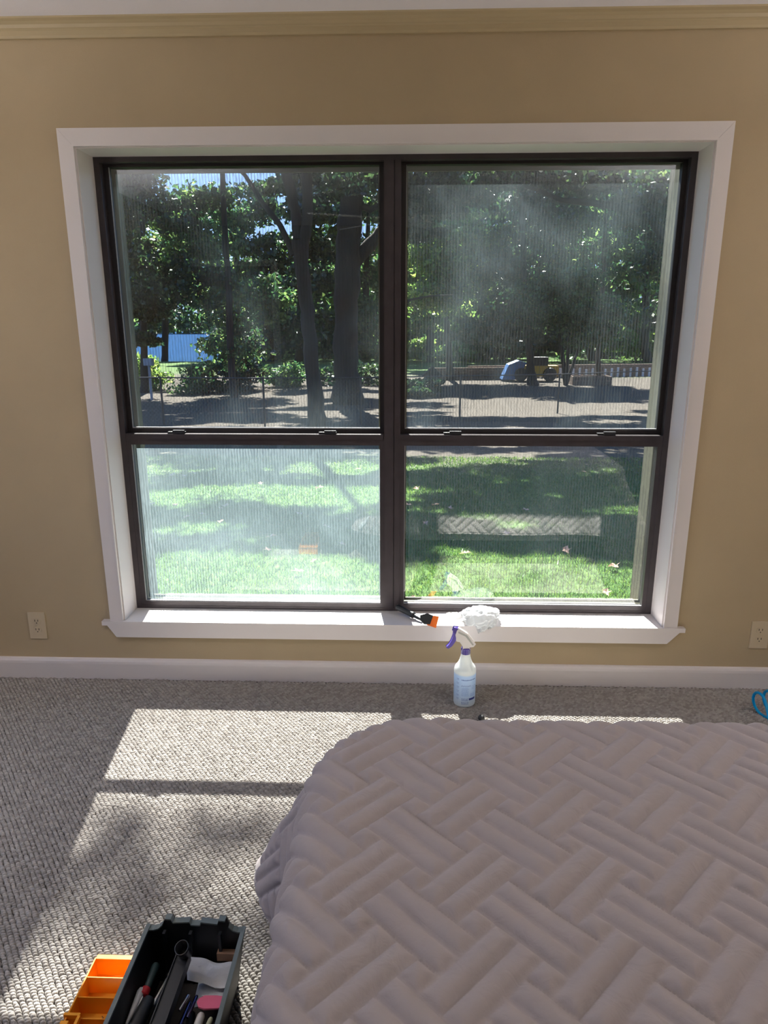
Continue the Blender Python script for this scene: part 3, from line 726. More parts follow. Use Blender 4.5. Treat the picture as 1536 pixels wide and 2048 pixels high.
# vacuum crevice nozzle: round socket, then a long flat body
HX = -.409
nz = tag(empty('crevice_nozzle', (HX, -1.60, .10)), 'long black vacuum crevice nozzle with an open round socket, across the toolbox', 'nozzle')
NL = Vector((HX, -1.60, .10))
nrm = Vector((-.05, -.42, .90)).normalized(); rc = Vector(at(363, 1895, -1.475)); e1 = nrm.cross(Vector((1, 0, 0))).normalized(); e2 = nrm.cross(e1)
bm = bmesh.new(); R4 = []
for ra, dp in ((.0130, .040), (.0138, .010), (.0150, .008), (.0150, .0), (.0130, .0), (.0125, .030)):
    R4.append([bm.verts.new(rc-NL-nrm*dp+(e1*math.cos(2*PI*k/28)+e2*math.sin(2*PI*k/28))*ra) for k in range(28)])
for i in range(len(R4)-1):
    for k in range(28): bm.faces.new((R4[i][k], R4[i][(k+1) % 28], R4[i+1][(k+1) % 28], R4[i+1][k]))
bm.faces.new(R4[0]); bm.faces.new(R4[-1])
bmobj('socket', bm, 'black', nz, smooth=True)
q0 = rc-nrm*.034; q0 = Vector((q0.x-.004, q0.y+.004, q0.z)); q1 = Vector((-.425, -1.79, .095))
bm = bmesh.new()
def slab(a, b, w0, w1, h0, h1):
    P = []
    for c, w, h in ((a, w0, h0), (b, w1, h1)): P += [bm.verts.new(c-NL+Vector((sx*w/2, 0, sz))) for sx, sz in ((-1, 0), (1, 0), (1, -h), (-1, -h))]
    for q in ((3, 2, 1, 0), (4, 5, 6, 7), (0, 1, 5, 4), (1, 2, 6, 5), (2, 3, 7, 6), (3, 0, 4, 7)): bm.faces.new([P[i] for i in q])
slab(q0, q1, .027, .030, .022, .03)
for s_ in (-1, 1): slab(q0+Vector((s_*.0135, 0, .004)), q1+Vector((s_*.0155, 0, .004)), .0022, .0022, .01, .01)
bmobj('nozzle_body', bm, 'black', nz, bevel=.001)
# contents: each is a thing of its own
def item(name, label, cat, fn, loc):
    r = tag(empty(name, loc), label, cat); fn(r); return r
def cloth_sheet(name, corners, mt, amp, seed, th=.0015, nu=24):
    V = []; f = []
    c = [Vector(p) for p in corners]
    for i in range(nu+1):
        for j in range(nu+1):
            a, b = i/nu, j/nu
            p = (c[0]*(1-a)+c[1]*a)*(1-b)+(c[3]*(1-a)+c[2]*a)*b
            p = p+Vector((0, 0, amp*(mnoise.noise(Vector((a*3+seed, b*3, seed)))+.4*math.sin(a*4+seed))))
            V.append(p)
    for i in range(nu):
        for j in range(nu): f.append((i*(nu+1)+j, (i+1)*(nu+1)+j, (i+1)*(nu+1)+j+1, i*(nu+1)+j+1))
    return pyd(name, V, f, mt, None, True)
tag(cloth_sheet('paper_towel', [(-.412, -1.425, .098), (-.300, -1.43, .090), (-.302, -1.497, .095), (-.395, -1.478, .092)], 'paper', .008, 2.3), 'folded white paper towel in the back of the toolbox', 'paper towel')
tag(cloth_sheet('paper_towel', [(-.378, -1.455, .070), (-.302, -1.46, .076), (-.302, -1.512, .080), (-.372, -1.522, .072)], 'paper', .005, 5.1), 'grey paper towel fold under the white one, beside the pink scraper', 'paper towel')
def pinkf(r):
    pts = [(.012, -.014), (.018, -.008), (.018, .012), (.0, .014), (-.024, .013), (-.034, .006), (-.036, -.002), (-.030, -.012), (-.018, -.016)]
    prism('scraper_plate', pts, 2, -.002, .002, 'pink', r, bevel=.001)
    box('scraper_edge', (-.03, .012, -.001), (.018, .015, .001), 'sheet', r)
item('pink_scraper', 'pink plastic scraper plate in the toolbox', 'scraper', pinkf, (-.322, -1.530, .098))
prism('x', [(0, 0), (1, 0), (0, 1)], 2, 0, .001, 'card')  # replaced below
bpy.data.objects.remove(bpy.data.objects['x'], do_unlink=True)
tag(box('cardboard_flap', (-.345, -1.425, .088), (-.300, -1.412, .108), 'card', M=Matrix.Rotation(0, 4, 'Z')), 'brown cardboard flap leaning in the back corner of the toolbox', 'cardboard')
def rod(name, label, cat, parts, loc=(0, 0, 0)):
    r = empty(name, parts[0][1]); tag(r, label, cat)
    o = Vector(parts[0][1])
    for nm, a, b, ra, rb, mt in parts:
        a = Vector(a)-o; b = Vector(b)-o
        tube(nm, [a, a+(b-a)*.08, a+(b-a)*.5, a+(b-a)*.92, b], [ra*.75, ra, (ra+rb)/2, rb, rb*.75], mt, r, 14)
rod('screwdriver', 'screwdriver with dark teal handle and red collar in the toolbox, left side', 'screwdriver', [('handle', (-.468, -1.455, .108), (-.470, -1.508, .104), .0085, .007, 'teal'), ('collar', (-.470, -1.508, .104), (-.472, -1.524, .103), .0095, .0095, 'red'), ('shaft', (-.472, -1.524, .103), (-.480, -1.60, .090), .003, .003, 'chrome')])
rod('putty_tube', 'white printed tube beside the red collared screwdriver', 'tube', [('tube_body', (-.478, -1.512, .106), (-.486, -1.592, .094), .0085, .003, 'spray')])
rod('black_grip', 'thick black rubber grip lying left of the tray handle', 'handle', [('grip', (-.452, -1.538, .112), (-.470, -1.640, .100), .014, .017, 'black')])
rod('socket_wrench', 'shiny chrome wrench left of the tray handle', 'wrench', [('wrench_shaft', (-.437, -1.475, .095), (-.450, -1.540, .090), .005, .006, 'chrome'), ('wrench_head', (-.434, -1.462, .095), (-.437, -1.476, .095), .008, .008, 'chrome')])
rod('steel_rod', 'slim steel rod in the toolbox right of the tray handle', 'rod', [('rod_body', (-.376, -1.520, .085), (-.386, -1.640, .092), .0045, .0045, 'blued')])
rod('chrome_punch', 'short chrome punch beside the slim steel rod', 'punch', [('punch_body', (-.380, -1.515, .098), (-.389, -1.550, .098), .004, .004, 'chrome')])
rod('marker', 'black marker with purple sheen left of the pink scraper', 'marker', [('marker_body', (-.364, -1.512, .092), (-.370, -1.560, .092), .004, .004, 'blued')])
rod('caulk_tube', 'white tube standing under the pink scraper in the toolbox', 'tube', [('tube_body', (-.345, -1.545, .085), (-.350, -1.600, .080), .008, .009, 'spray')])
rod('cream_stick', 'pale cream stick below the pink scraper', 'stick', [('stick_body', (-.322, -1.556, .088), (-.330, -1.600, .088), .005, .005, 'cream')])
bm = bmesh.new(); bmesh.ops.create_icosphere(bm, subdivisions=3, radius=.024)
for v in bm.verts: v.co = v.co*(1+.06*mnoise.noise(v.co*60))
bmesh.ops.transform(bm, matrix=Matrix.Translation((-.315, -1.617, .088)), verts=bm.verts)
tag(bmobj('felt_ball', bm, 'green', smooth=True), 'fuzzy green sponge at the near right of the toolbox', 'sponge')
rod('red_pliers', 'red handled pliers deep in the toolbox behind the wrench', 'pliers', [('grip', (-.452, -1.445, .050), (-.455, -1.50, .050), .006, .006, 'red')])

for k, (x, y, z, ln, an, lab) in enumerate(((-.458, -1.62, .045, .20, 1.45, 'lowest black rod left of the nozzle'), (-.365, -1.60, .055, .16, 1.7, 'black tool handle under the slim steel rod'), (-.345, -1.66, .060, .15, 1.35, 'thick black handle at the near right of the toolbox'), (-.350, -1.47, .050, .06, .4, 'black strap piece under the paper towels'))):
    c_, s_ = math.cos(an)*ln/2, math.sin(an)*ln/2
    rod('tool_handle', lab, 'handle', [('grip', (x+c_, y+s_, z), (x-c_, y-s_, z), .010, .012, 'black')])
tag(cloth_sheet('shadow_sheet', [(-.475, -1.43, .030), (-.315, -1.43, .030), (-.318, -1.74, .034), (-.470, -1.74, .034)], 'slot', .008, 7.7), 'dark rag sheet added over the toolbox bottom', 'shadow')  # dark sheet added so the toolbox bottom looks shaded
# organiser tray beside the box
oz, ox0, ox1, oy1, oy0 = .052, -.636, -.512, -1.392, -1.74
ot = tag(empty('organizer_tray', ((ox0+ox1)/2, -1.55, .004)), 'amber plastic organizer tray with dividers left of the toolbox', 'tray')
OL = Vector(((ox0+ox1)/2, -1.55, .004))
bm = bmesh.new()
for lo, hi in (((ox0, oy0, .004), (ox1, oy1, .0065)), ((ox0, oy0, .0065), (ox0+.003, oy1, oz)), ((ox1-.003, oy0, .0065), (ox1, oy1, oz)), ((ox0+.003, oy1-.003, .0065), (ox1-.003, oy1, oz)), ((ox0+.003, oy0, .0065), (ox1-.003, oy0+.003, oz))):
    addbox(bm, Vector(lo)-OL, Vector(hi)-OL)
addbox(bm, Vector((ox0+.003, oy1, oz-.003))-OL, Vector((ox1, oy1+.008, oz))-OL)
bmobj('tray_body', bm, 'yellow', ot)
for k in range(1, 7):
    y = oy1-.0475*k
    box('divider', Vector((ox0+.003, y-.001, .0065))-OL, Vector((ox1-.003, y+.001, oz-.002))-OL, 'yellow', ot)
bm = bmesh.new()
for lo, hi in (((ox0-.004, -1.535, oz-.006), (ox0+.030, -1.529, oz+.006)), ((ox0+.026, -1.60, oz-.006), (ox0+.032, -1.535, oz+.006)), ((ox0-.004, -1.60, oz-.004), (ox0+.012, -1.545, oz+.004))): addbox(bm, Vector(lo)-OL, Vector(hi)-OL)
bmobj('latch', bm, 'yellow', ot, bevel=.002)
tag(box('card_strip', (-.610, -1.484, .0075), (-.520, -1.462, .0155), 'dgreen'), 'green and white card strip in the second tray compartment', 'card')
tag(box('picture_wire_pack', (-.606, -1.480, .0160), (-.524, -1.466, .0175), 'sheet'), 'white paper slip on the green card strip', 'paper')
for k, (x, y) in enumerate(((-.585, -1.512), (-.57, -1.50), (-.552, -1.51), (-.54, -1.523), (-.56, -1.52), (-.575, -1.43), (-.548, -1.432))):
    a = random.uniform(0, PI); p = Vector((x, y, .0085)); q = p+Vector((math.cos(a), math.sin(a), 0))*.016
    tag(tube('hook', [p, p+(q-p)*.5, q, q+Vector((-math.sin(a)*.004, math.cos(a)*.004, .002))], .0009, 'chrome' if k % 2 else 'card', n=6), 'tiny metal hook loose in the organizer tray', 'hook', 'tiny hooks loose in the organizer tray')

# ------------------------------------------------------------------ ceiling fan, and fill lamps added on the walls, all out of view
fan = tag(empty('ceiling_fan', (0.02, -1.98, 2.12)), 'white ceiling fan over the bed', 'fan')
tube('downrod', [(0, 0, .05), (0, 0, ZC-2.12)], .012, 'spray', fan)
lathe('motor_housing', [(.01, -.05), (.07, -.045), (.10, -.01), (.10, .035), (.06, .06), (.01, .065)], 'spray', fan, 28)
for k in range(5):
    a = math.radians(12+72*k); Mf = Matrix.Rotation(a, 4, 'Z') @ Matrix.Rotation(.2, 4, 'X')
    prism('blade', [(.13, -.045), (.60, -.065), (.64, -.04), (.64, .04), (.60, .065), (.13, .045)], 2, -.003, .003, 'spray', fan, M=Mf)
def lamp(x, s, lab):  # unseen lamp added to raise the light in the room
    r = tag(empty('added_fill_lamp', (x, -1.50, 1.72)), lab, 'lamp')
    lathe('fill_lamp_shade', [(.10, -.13), (.16, .10), (.158, .10), (.098, -.128)], 'fill_shade', r, 32, Matrix.Translation((s*.25, 0, 0)), cap=False)
    lathe('fill_diffuser', [(.001, .05), (.14, .05)], 'fill_uplight', r, 32, Matrix.Translation((s*.25, 0, 0)), cap=False)
    tube('arm', [(s*-.0, 0, -.1), (s*.1, 0, -.2), (s*.25, 0, -.13)], .008, 'frame', r)
    box('bracket', (min(0, s*.015), -.04, -.18), (max(0, s*.015), .04, -.02), 'frame', r)
lamp(XL, 1, 'added fill lamp, out of view on the left wall')
lamp(XR, -1, 'added fill lamp, out of view on the right wall')

# ------------------------------------------------------------------ outdoors
def gz(x, y):
    z = np.where(y < 20, -.3-.045*y, -1.2)
    z = z+np.clip((y-44)/40, 0, 1)*.25*np.clip((x+3)/8, 0, 1)
    # bank dropping to the lake on the far left
    lake = np.clip((-x-.19*y+1.5)/4, 0, 1)*np.clip((y-52)/6, 0, 1)
    return z-lake*2.0+.04*(fbm(x*.5+40, y*.5+40, 3)-.5)*np.clip(y/4, 0, 1)
def GZ(x, y): return float(gz(np.array([float(x)]), np.array([float(y)]))[0])
def ground():
    xs = np.concatenate([np.arange(-90, -12, 3), np.arange(-12, 12, .35), np.arange(12, 91, 3)])
    ys = np.concatenate([np.arange(.34, 24, .35), np.arange(24, 150, 2.5)])
    X, Y = np.meshgrid(xs, ys, indexing='ij'); Z = gz(X, Y)
    idx = np.arange(X.size).reshape(X.shape); q = np.stack([idx[:-1, :-1], idx[1:, :-1], idx[1:, 1:], idx[:-1, 1:]], -1).reshape(-1, 4)
    st(npmesh('ground', np.stack([X, Y, Z], -1).reshape(-1, 3), q, 'ground', smooth=True))
ground()
st(pyd('lake', [(-140, 50, -1.75), (30, 50, -1.75), (60, 400, -1.75), (-200, 400, -1.75)], [(0, 1, 2, 3)], 'water'))
def grass():
    n = 130000
    y = .5+8.5*rng.random(n)**1.6; x = (rng.random(n)-.5)*2*(1.3+.46*(y+2))
    z = gz(x, y); h = .020+.022*rng.random(n); a = rng.random(n)*2*PI; w = .0022+.0009*y
    lean = rng.normal(0, .02, (n, 2))
    V = np.zeros((n, 3, 3), np.float32)
    V[:, 0] = np.stack([x-np.cos(a)*w, y-np.sin(a)*w, z-.003], -1); V[:, 1] = np.stack([x+np.cos(a)*w, y+np.sin(a)*w, z-.003], -1)
    V[:, 2] = np.stack([x+lean[:, 0], y+lean[:, 1], z+h], -1)
    o = npmesh('lawn_grass', V.reshape(-1, 3), np.arange(n*3).reshape(-1, 3), 'grassblade')
    tag(o, 'green mown grass of the lawn outside the window', 'grass', kind='stuff')
grass()
# fallen leaves
lm = None
for k in range(46):
    y = 1.6+6.5*random.random(); x = random.uniform(-1, 1)*(1.0+.42*y)
    if lm is None:
        bm = bmesh.new(); c = bm.verts.new((0, 0, .006)); ring = []
        for i in range(10):
            a = 2*PI*i/10; r = .05 if i % 2 == 0 else .024
            ring.append(bm.verts.new((r*1.3*math.cos(a), r*math.sin(a), .004+.012*(i % 3))))
        for i in range(10): bm.faces.new((c, ring[i], ring[(i+1) % 10]))
        o = bmobj('fallen_leaf', bm, 'leaflitter'); lm = o
    else: o = lm.copy(); COL.objects.link(o)
    o.location = (x, y, GZ(x, y)+.035); o.rotation_euler = (random.uniform(-.3, .3), random.uniform(-.3, .3), random.uniform(0, 6)); s = random.uniform(.5, 1.0); o.scale = (s, s, s)
    tag(o, 'dry brown fallen leaf lying on the lawn outside', 'leaf', 'fallen leaves on the lawn')

# leaves and trees ----------------------------------------------------------
def keep_sun(P):
    """canopy openings: clear the beam that reaches the lower sashes, thin out above the lawn's sunny patches"""
    t = (P[:, 1]-.14)/.856; zw = P[:, 2]-t; xw = P[:, 0]+.118*t
    m = np.maximum(np.maximum(-1.35-xw, xw-1.35), np.maximum(.05-zw, zw-1.12))     # outside this box > 0
    ok = m > 0
    up = (np.abs(xw) < 1.5) & (zw > 1.12) & (zw < 2.4)
    ok &= ~(up & (rng.random(len(P)) < np.where(xw > -.05, .96, .90)))
    return ok
def leafmesh(P, size):
    n = len(P)
    nrm = rng.normal(0, 1, (n, 3)); nrm[:, 2] += .5; nrm /= np.linalg.norm(nrm, axis=1, keepdims=True)
    r = rng.normal(0, 1, (n, 3)); a = np.cross(nrm, r); a /= np.linalg.norm(a, axis=1, keepdims=True); b = np.cross(nrm, a)
    s = (size*(.7+.6*rng.random(n)))[:, None]
    V = np.stack([P+a*s*.62, P+b*s*.36, P-a*s*.62, P-b*s*.36], 1)
    return V.reshape(-1, 3), np.arange(n*4).reshape(-1, 4)
def clump(c, r, n):
    d = rng.normal(0, 1, (n, 3)); d /= np.linalg.norm(d, axis=1, keepdims=True)
    return np.asarray(c)+d*np.asarray(r)*(rng.random((n, 1))**.45)
def crown(name, root, o, clumps, n, size, mt, sub=14, tw=(.3, .7)):
    P = []
    for c, r in clumps:
        for k in range(sub):                                  # clustered twigs
            cc = clump(c, r, 1)[0]; P.append(clump(cc, np.asarray(r)*random.uniform(*tw)*np.array([1.2, 1.2, .7]), max(1, n//sub)))
    P = np.concatenate(P); P = P[keep_sun(P)]; P = P[P[:, 2] > gz(P[:, 0], P[:, 1])+.03]
    V, Fq = leafmesh(P-np.asarray(o), size)
    f = npmesh(name, V, Fq, mt, root); f['kind'] = 'stuff'; return f
def tree(name, label, base, trunks, clumps, n, size, mt, bark='bark', group=None, sub=14, tw=(.3, .7)):
    """trunks: list of (points, radii) in world space; first one is the trunk"""
    o = Vector(base); r = tag(empty(name, base), label, 'tree', group)
    for i, (pts, rad) in enumerate(trunks):
        q = []; rr = []
        for k in range(len(pts)-1):
            for s in range(5):
                f = s/5; p = Vector(pts[k])*(1-f)+Vector(pts[k+1])*f; ra = rad[k]*(1-f)+rad[k+1]*f
                q.append(p-o+Vector((random.uniform(-1, 1), random.uniform(-1, 1), 0))*ra*.12); rr.append(ra*random.uniform(.93, 1.07))
        q.append(Vector(pts[-1])-o); rr.append(rad[-1])
        tube('trunk' if i == 0 else 'branch', q, rr, bark, r, 10)
    if clumps: crown('foliage', r, base, clumps, n, size, mt, sub, tw)
    return r
def px(Y, *uv): return [tuple(at(u, v, Y)) for u, v in uv]
def cl(Y, *c):                                                # (u, v, half width px, half height px)
    return [(at(u, v, Y), (ru/F*Y, max(1.0, ru/F*Y*.8), rv/F*Y)) for u, v, ru, rv in c]
def ground_at(Y, u):
    p = at(u, 800, Y); return (p[0], Y, GZ(p[0], Y)-.05)

# big forked oak just inside the fence
b = ground_at(13.6, 634)
bp = lambda Y, pts: px(Y, *pts)
t0 = [b]+bp(13.6, [(632, 820), (622, 700), (612, 600), (603, 520), (598, 480)])
top = [at(598, 480, 13.6), at(590, 420, 13.7), at(572, 340, 13.8), at(560, 200, 14.0), at(540, -120, 14.6)]
top2 = [at(606, 500, 13.6), at(616, 420, 13.5), at(612, 330, 13.4), at(625, 160, 13.2), at(650, -160, 12.6)]
lft = [at(588, 510, 13.6), at(560, 450, 13.7), at(525, 405, 13.8), at(490, 350, 14), at(455, 318, 14.2), at(400, 250, 14.4)]
canopy = []
def canopy_pts(seed, x0, x1, y0, y1, nn, zlo, zhi):
    r = random.Random(seed); out = []
    while len(out) < nn:
        x = r.uniform(x0, x1); y = r.uniform(y0, y1); z = r.uniform(zlo, zhi)
        h = z+.5; xg, yg = x+.13*h, y-.84*h
        # openings over the parts of the lawn that lie in the sun
        sunny = (1.3 < yg < 2.9) or (xg < .4 and 5.0 < yg < 6.3) or (xg < -.8 and 3.7 < yg < 4.2)
        if sunny and -4 < xg < 4: continue
        out.append(((x, y, z), (r.uniform(.45, .9), r.uniform(.3, .6), r.uniform(.25, .45))))
    return out
can = canopy_pts(3, -7, 7, 8.2, 15, 230, 5.6, 10.5)
for xx in np.arange(-2.9, .9, .42):                           # unseen leaf clumps added to thin the sun on the upper sashes
    for zz in (1.35, 1.7, 2.05): can.append(((xx+random.uniform(-.1, .1), 9.1+random.uniform(-.3, .3), 10.5+zz+random.uniform(-.1, .1)), (.42, .4, .26)))
def canopy_far(seed, x0, x1, y0, y1, nn):
    r = random.Random(seed); out = []
    while len(out) < nn:
        x = r.uniform(x0, x1); y = r.uniform(y0, y1); z = 2.6+.245*(y+2.6)+r.uniform(0, 3.5)
        if vnoise(np.array([x*.28+30]), np.array([(y-.84*z)*.6+30]), 17)[0] > .60: continue
        out.append(((x, y, z), (r.uniform(.8, 1.5), r.uniform(.6, 1.0), r.uniform(.3, .5))))
    return out
tree('oak_tree', 'big dark oak with forked trunk just inside the fence, left upper window', b,
     [(t0, [.24, .19, .165, .16, .165, .17]), (top, [.12, .115, .12, .10, .05]), (top2, [.125, .115, .11, .09, .04]), (lft, [.07, .06, .055, .045, .035, .02])],
     can+cl(13.9, (655, 345, 90, 40), (420, 300, 120, 30), (560, 300, 90, 25)), 520, .13, 'leafdark', sub=8)
# second oak, right behind
b = ground_at(22, 695)
tree('oak_tree', 'thick dark oak trunk behind the forked oak, with rising right limb', b,
     [([b]+px(22, (694, 760), (690, 650), (697, 520), (700, 430), (715, 300), (730, 100)), [.60, .44, .40, .42, .40, .32, .2]),
      (px(22, (705, 530), (740, 490), (775, 450), (820, 380), (860, 300)), [.22, .22, .2, .15, .1]),
      (px(22, (705, 400), (740, 420), (790, 395)), [.12, .1, .06])],
     cl(22, (640, 340, 80, 50), (800, 330, 90, 70), (900, 380, 90, 50), (730, 330, 60, 40), (830, 440, 60, 50), (1010, 340, 100, 50)), 2600, .17, 'leafdark', tw=(.25, .6))
tree('oak_tree', 'added unseen oak whose wide crown shades the bare ground behind the fence', (13, 26, GZ(13, 26)), [([(13, 26, -1.3), (13, 26, 4), (11, 25.5, 9)], [.35, .3, .15]), ([(13, 26, 4.2), (8, 24, 8), (2, 23, 10.5)], [.2, .14, .05])], canopy_far(5, -16, 18, 17, 42, 150), 420, .34, 'leafdark', sub=5)  # tree added out of view to shade the ground behind the fence
tree('slim_tree', 'slim dark straight trunk in the left upper window', ground_at(24, 468),
     [([ground_at(24, 468)]+px(24, (463, 740), (458, 600), (451, 480), (446, 380), (440, 250)), [.16, .14, .12, .105, .10, .08])],
     cl(25, (455, 600, 70, 50), (380, 480, 70, 50), (520, 600, 60, 50), (470, 690, 60, 50), (420, 400, 80, 40)), 1400, .17, 'leafmid')
tree('slim_tree', 'slender trunk at the far left edge of the left upper window', ground_at(26, 290),
     [([ground_at(26, 290)]+px(26, (288, 700), (284, 560), (286, 420), (292, 300)), [.17, .14, .12, .10, .08])],
     cl(24, (270, 600, 60, 60), (300, 560, 80, 60), (300, 625, 50, 28), (380, 560, 60, 50), (260, 450, 60, 70), (340, 430, 60, 40), (260, 360, 50, 60), (280, 680, 40, 20)), 1500, .16, 'leafdark')
tree('pine_tree', 'brown pine trunk in the right upper window above the low planter', ground_at(31, 1195),
     [([ground_at(31, 1195)]+px(31, (1196, 700), (1203, 600), (1210, 500), (1212, 380)), [.13, .11, .10, .09, .06])],
     cl(31, (1230, 420, 110, 70), (1150, 480, 90, 60), (1270, 520, 80, 60), (1300, 380, 90, 60)), 1700, .2, 'leafmid', bark='barkbrown')
ctr = ground_at(30, 1130)
tree('crape_myrtle', 'bushy tree with several fanned stems behind the fence', ctr,
     [([ctr]+px(30, (1128, 740), (1120, 680), (1105, 600)), [.12, .10, .07, .04]), ([ctr]+px(30, (1142, 740), (1160, 690), (1180, 620)), [.08, .07, .06, .03]), ([ctr]+px(30, (1134, 735), (1138, 660), (1145, 560)), [.08, .08, .06, .03])],
     cl(29.5, (1110, 620, 60, 50), (1170, 650, 60, 40), (1060, 600, 60, 60), (1140, 560, 80, 40), (1210, 640, 50, 50)), 2200, .15, 'leafmid')
tree('dark_tree', 'dark bushy tree with thick base left of the fanned stems', ground_at(30, 1064),
     [([ground_at(30, 1064)]+px(30, (1062, 745), (1058, 690), (1050, 600), (1045, 450), (1040, 330)), [.30, .2, .16, .14, .12, .1])],
     cl(31, (1040, 650, 80, 50), (1000, 560, 90, 60), (1060, 480, 90, 60), (980, 660, 60, 40), (1100, 400, 90, 60)), 2000, .2, 'leafdark')
tree('arching_tree', 'tree with one long arching limb high in the right upper window', ground_at(20, 1400),
     [([ground_at(20, 1400)]+px(20, (1395, 700), (1385, 500), (1370, 300)), [.3, .25, .2, .15]),
      (px(20, (1385, 560), (1290, 420), (1180, 405), (1120, 400), (1075, 380), (1030, 365), (985, 372)), [.13, .12, .1, .08, .06, .05, .02])],
     cl(20.5, (1110, 350, 90, 35), (1200, 380, 90, 50), (1290, 420, 70, 60), (1340, 470, 60, 80), (1010, 350, 70, 35), (1345, 620, 40, 70)), 1900, .15, 'leafdark')
tree('bright_tree', 'sunlit yellow green tree left of centre in the right upper window', ground_at(33, 900),
     [([ground_at(33, 900)]+px(33, (898, 700), (890, 600), (895, 480)), [.2, .16, .12, .06]), (px(24, (770, 640), (820, 600), (860, 592), (905, 590)), [.05, .045, .035, .02])],
     cl(32, (890, 540, 70, 60), (930, 590, 60, 50), (850, 600, 60, 40), (950, 500, 70, 40), (900, 470, 80, 40)), 2600, .2, 'leafbright')
# hedge and bushes near the left fence
for u, v, Y, ru, rv, lab, mt, s in ((290, 745, 27, 60, 42, 'pale green bush at the left end behind the fence', 'leafbright', .13), (400, 758, 26, 55, 36, 'brown green bush behind the left fence', 'leafmid', .14), (480, 745, 27, 50, 52, 'dark evergreen bush behind the slim trunk', 'leafdark', .15), (575, 755, 29, 40, 28, 'light bush behind the fence left of the oak', 'leafmid', .14), (700, 750, 30, 60, 34, 'dark bush behind the thick oak trunk', 'leafdark', .15), (835, 772, 25, 45, 20, 'low dark bush at the left end of the timber wall', 'leafdark', .14), (470, 670, 30, 42, 45, 'dark rounded evergreen beside the lake view', 'leafdark', .17)):
    p = at(u, v, Y)
    r = tag(empty('bush', (p[0], Y, GZ(p[0], Y))), lab, 'bush')
    for s2 in (-.3, 0, .3): tube('stem', [(s2, 0, -.05), (s2*1.5, 0, .5), (s2*2, .1, max(.6, p[2]-GZ(p[0], Y)))], [.04, .03, .015], 'bark', r, 6)
    crown('foliage', r, (p[0], Y, GZ(p[0], Y)), cl(Y, (u, v, ru, rv)), 3000, s, mt)
# backdrop trees
bgt = [(190, 60, 44), (330, 62, 46), (470, 54, 60), (600, 52, 48), (730, 55, 46), (860, 50, 50), (960, 54, 48), (1070, 50, 60), (1180, 52, 47), (1290, 50, 49), (1400, 53, 46)]
desc = ['dense background tree at the far left, beyond the lake', 'background tree over the lake shore', 'pale background tree behind the slim trunk', 'background tree behind the forked oak', 'background tree behind the thick oak', 'background tree left in the right upper window', 'background tree behind the sunlit tree', 'tall background tree behind the dark bushy tree', 'background tree behind the fanned stems', 'background tree behind the pine', 'background tree at the far right edge']
for k, (u, Y, hh) in enumerate(bgt):
    base = ground_at(Y, u); cs = []
    r = random.Random(k)
    lowest = 660 if k == 0 else 630 if k < 3 else 715
    rows = ((lowest-25, 34), (lowest-75, 40), (560, 44), (490, 46), (420, 44), (365, 34)) if k not in (1, 2) else ((590, 26), (540, 40), (500, 40), (440, 30))
    for v, rv in rows:
        for s in (-1, 0, 1): cs += cl(Y+r.uniform(-3, 3), (u+s*50+r.uniform(-18, 18), v+r.uniform(-15, 15), 40, rv*.8))
    tree('background_tree', desc[k], base, [([base]+px(Y, (u, 700), (u+3, 560), (u+8, 400)), [.35, .3, .25, .12])], cs, 760, .36, ('leafmid', 'leafbright', 'leafmid', 'leafdark')[k % 4], sub=5, tw=(.5, 1.0))

# distant wood closing the horizon
for k, (xx, Y, w, hgt) in enumerate(((-150, 300, 55, 30), (-72, 300, 50, 32), (-7, 66, 8, 8), (4, 66, 11, 9), (20, 66, 12, 9), (38, 70, 13, 9))):
    base = (xx, Y, -1.7 if k < 2 else GZ(xx, Y)-.1); cs = [((xx, Y, base[2]+hgt*f), (w, 5, hgt*.30)) for f in (.15, .45, .75)]; big = k < 2
    tree('distant_wood', ('far wood at the left across the lake', 'far wood across the lake', 'far wood behind the oaks', 'far wood in the middle distance', 'far wood right of centre', 'far wood at the right end')[k], base, [([base, (xx, Y, base[2]+hgt)], [.5, .2])], cs, 3000, 2.0 if big else .62, 'leafmid', sub=6, tw=(.7, 1.1))
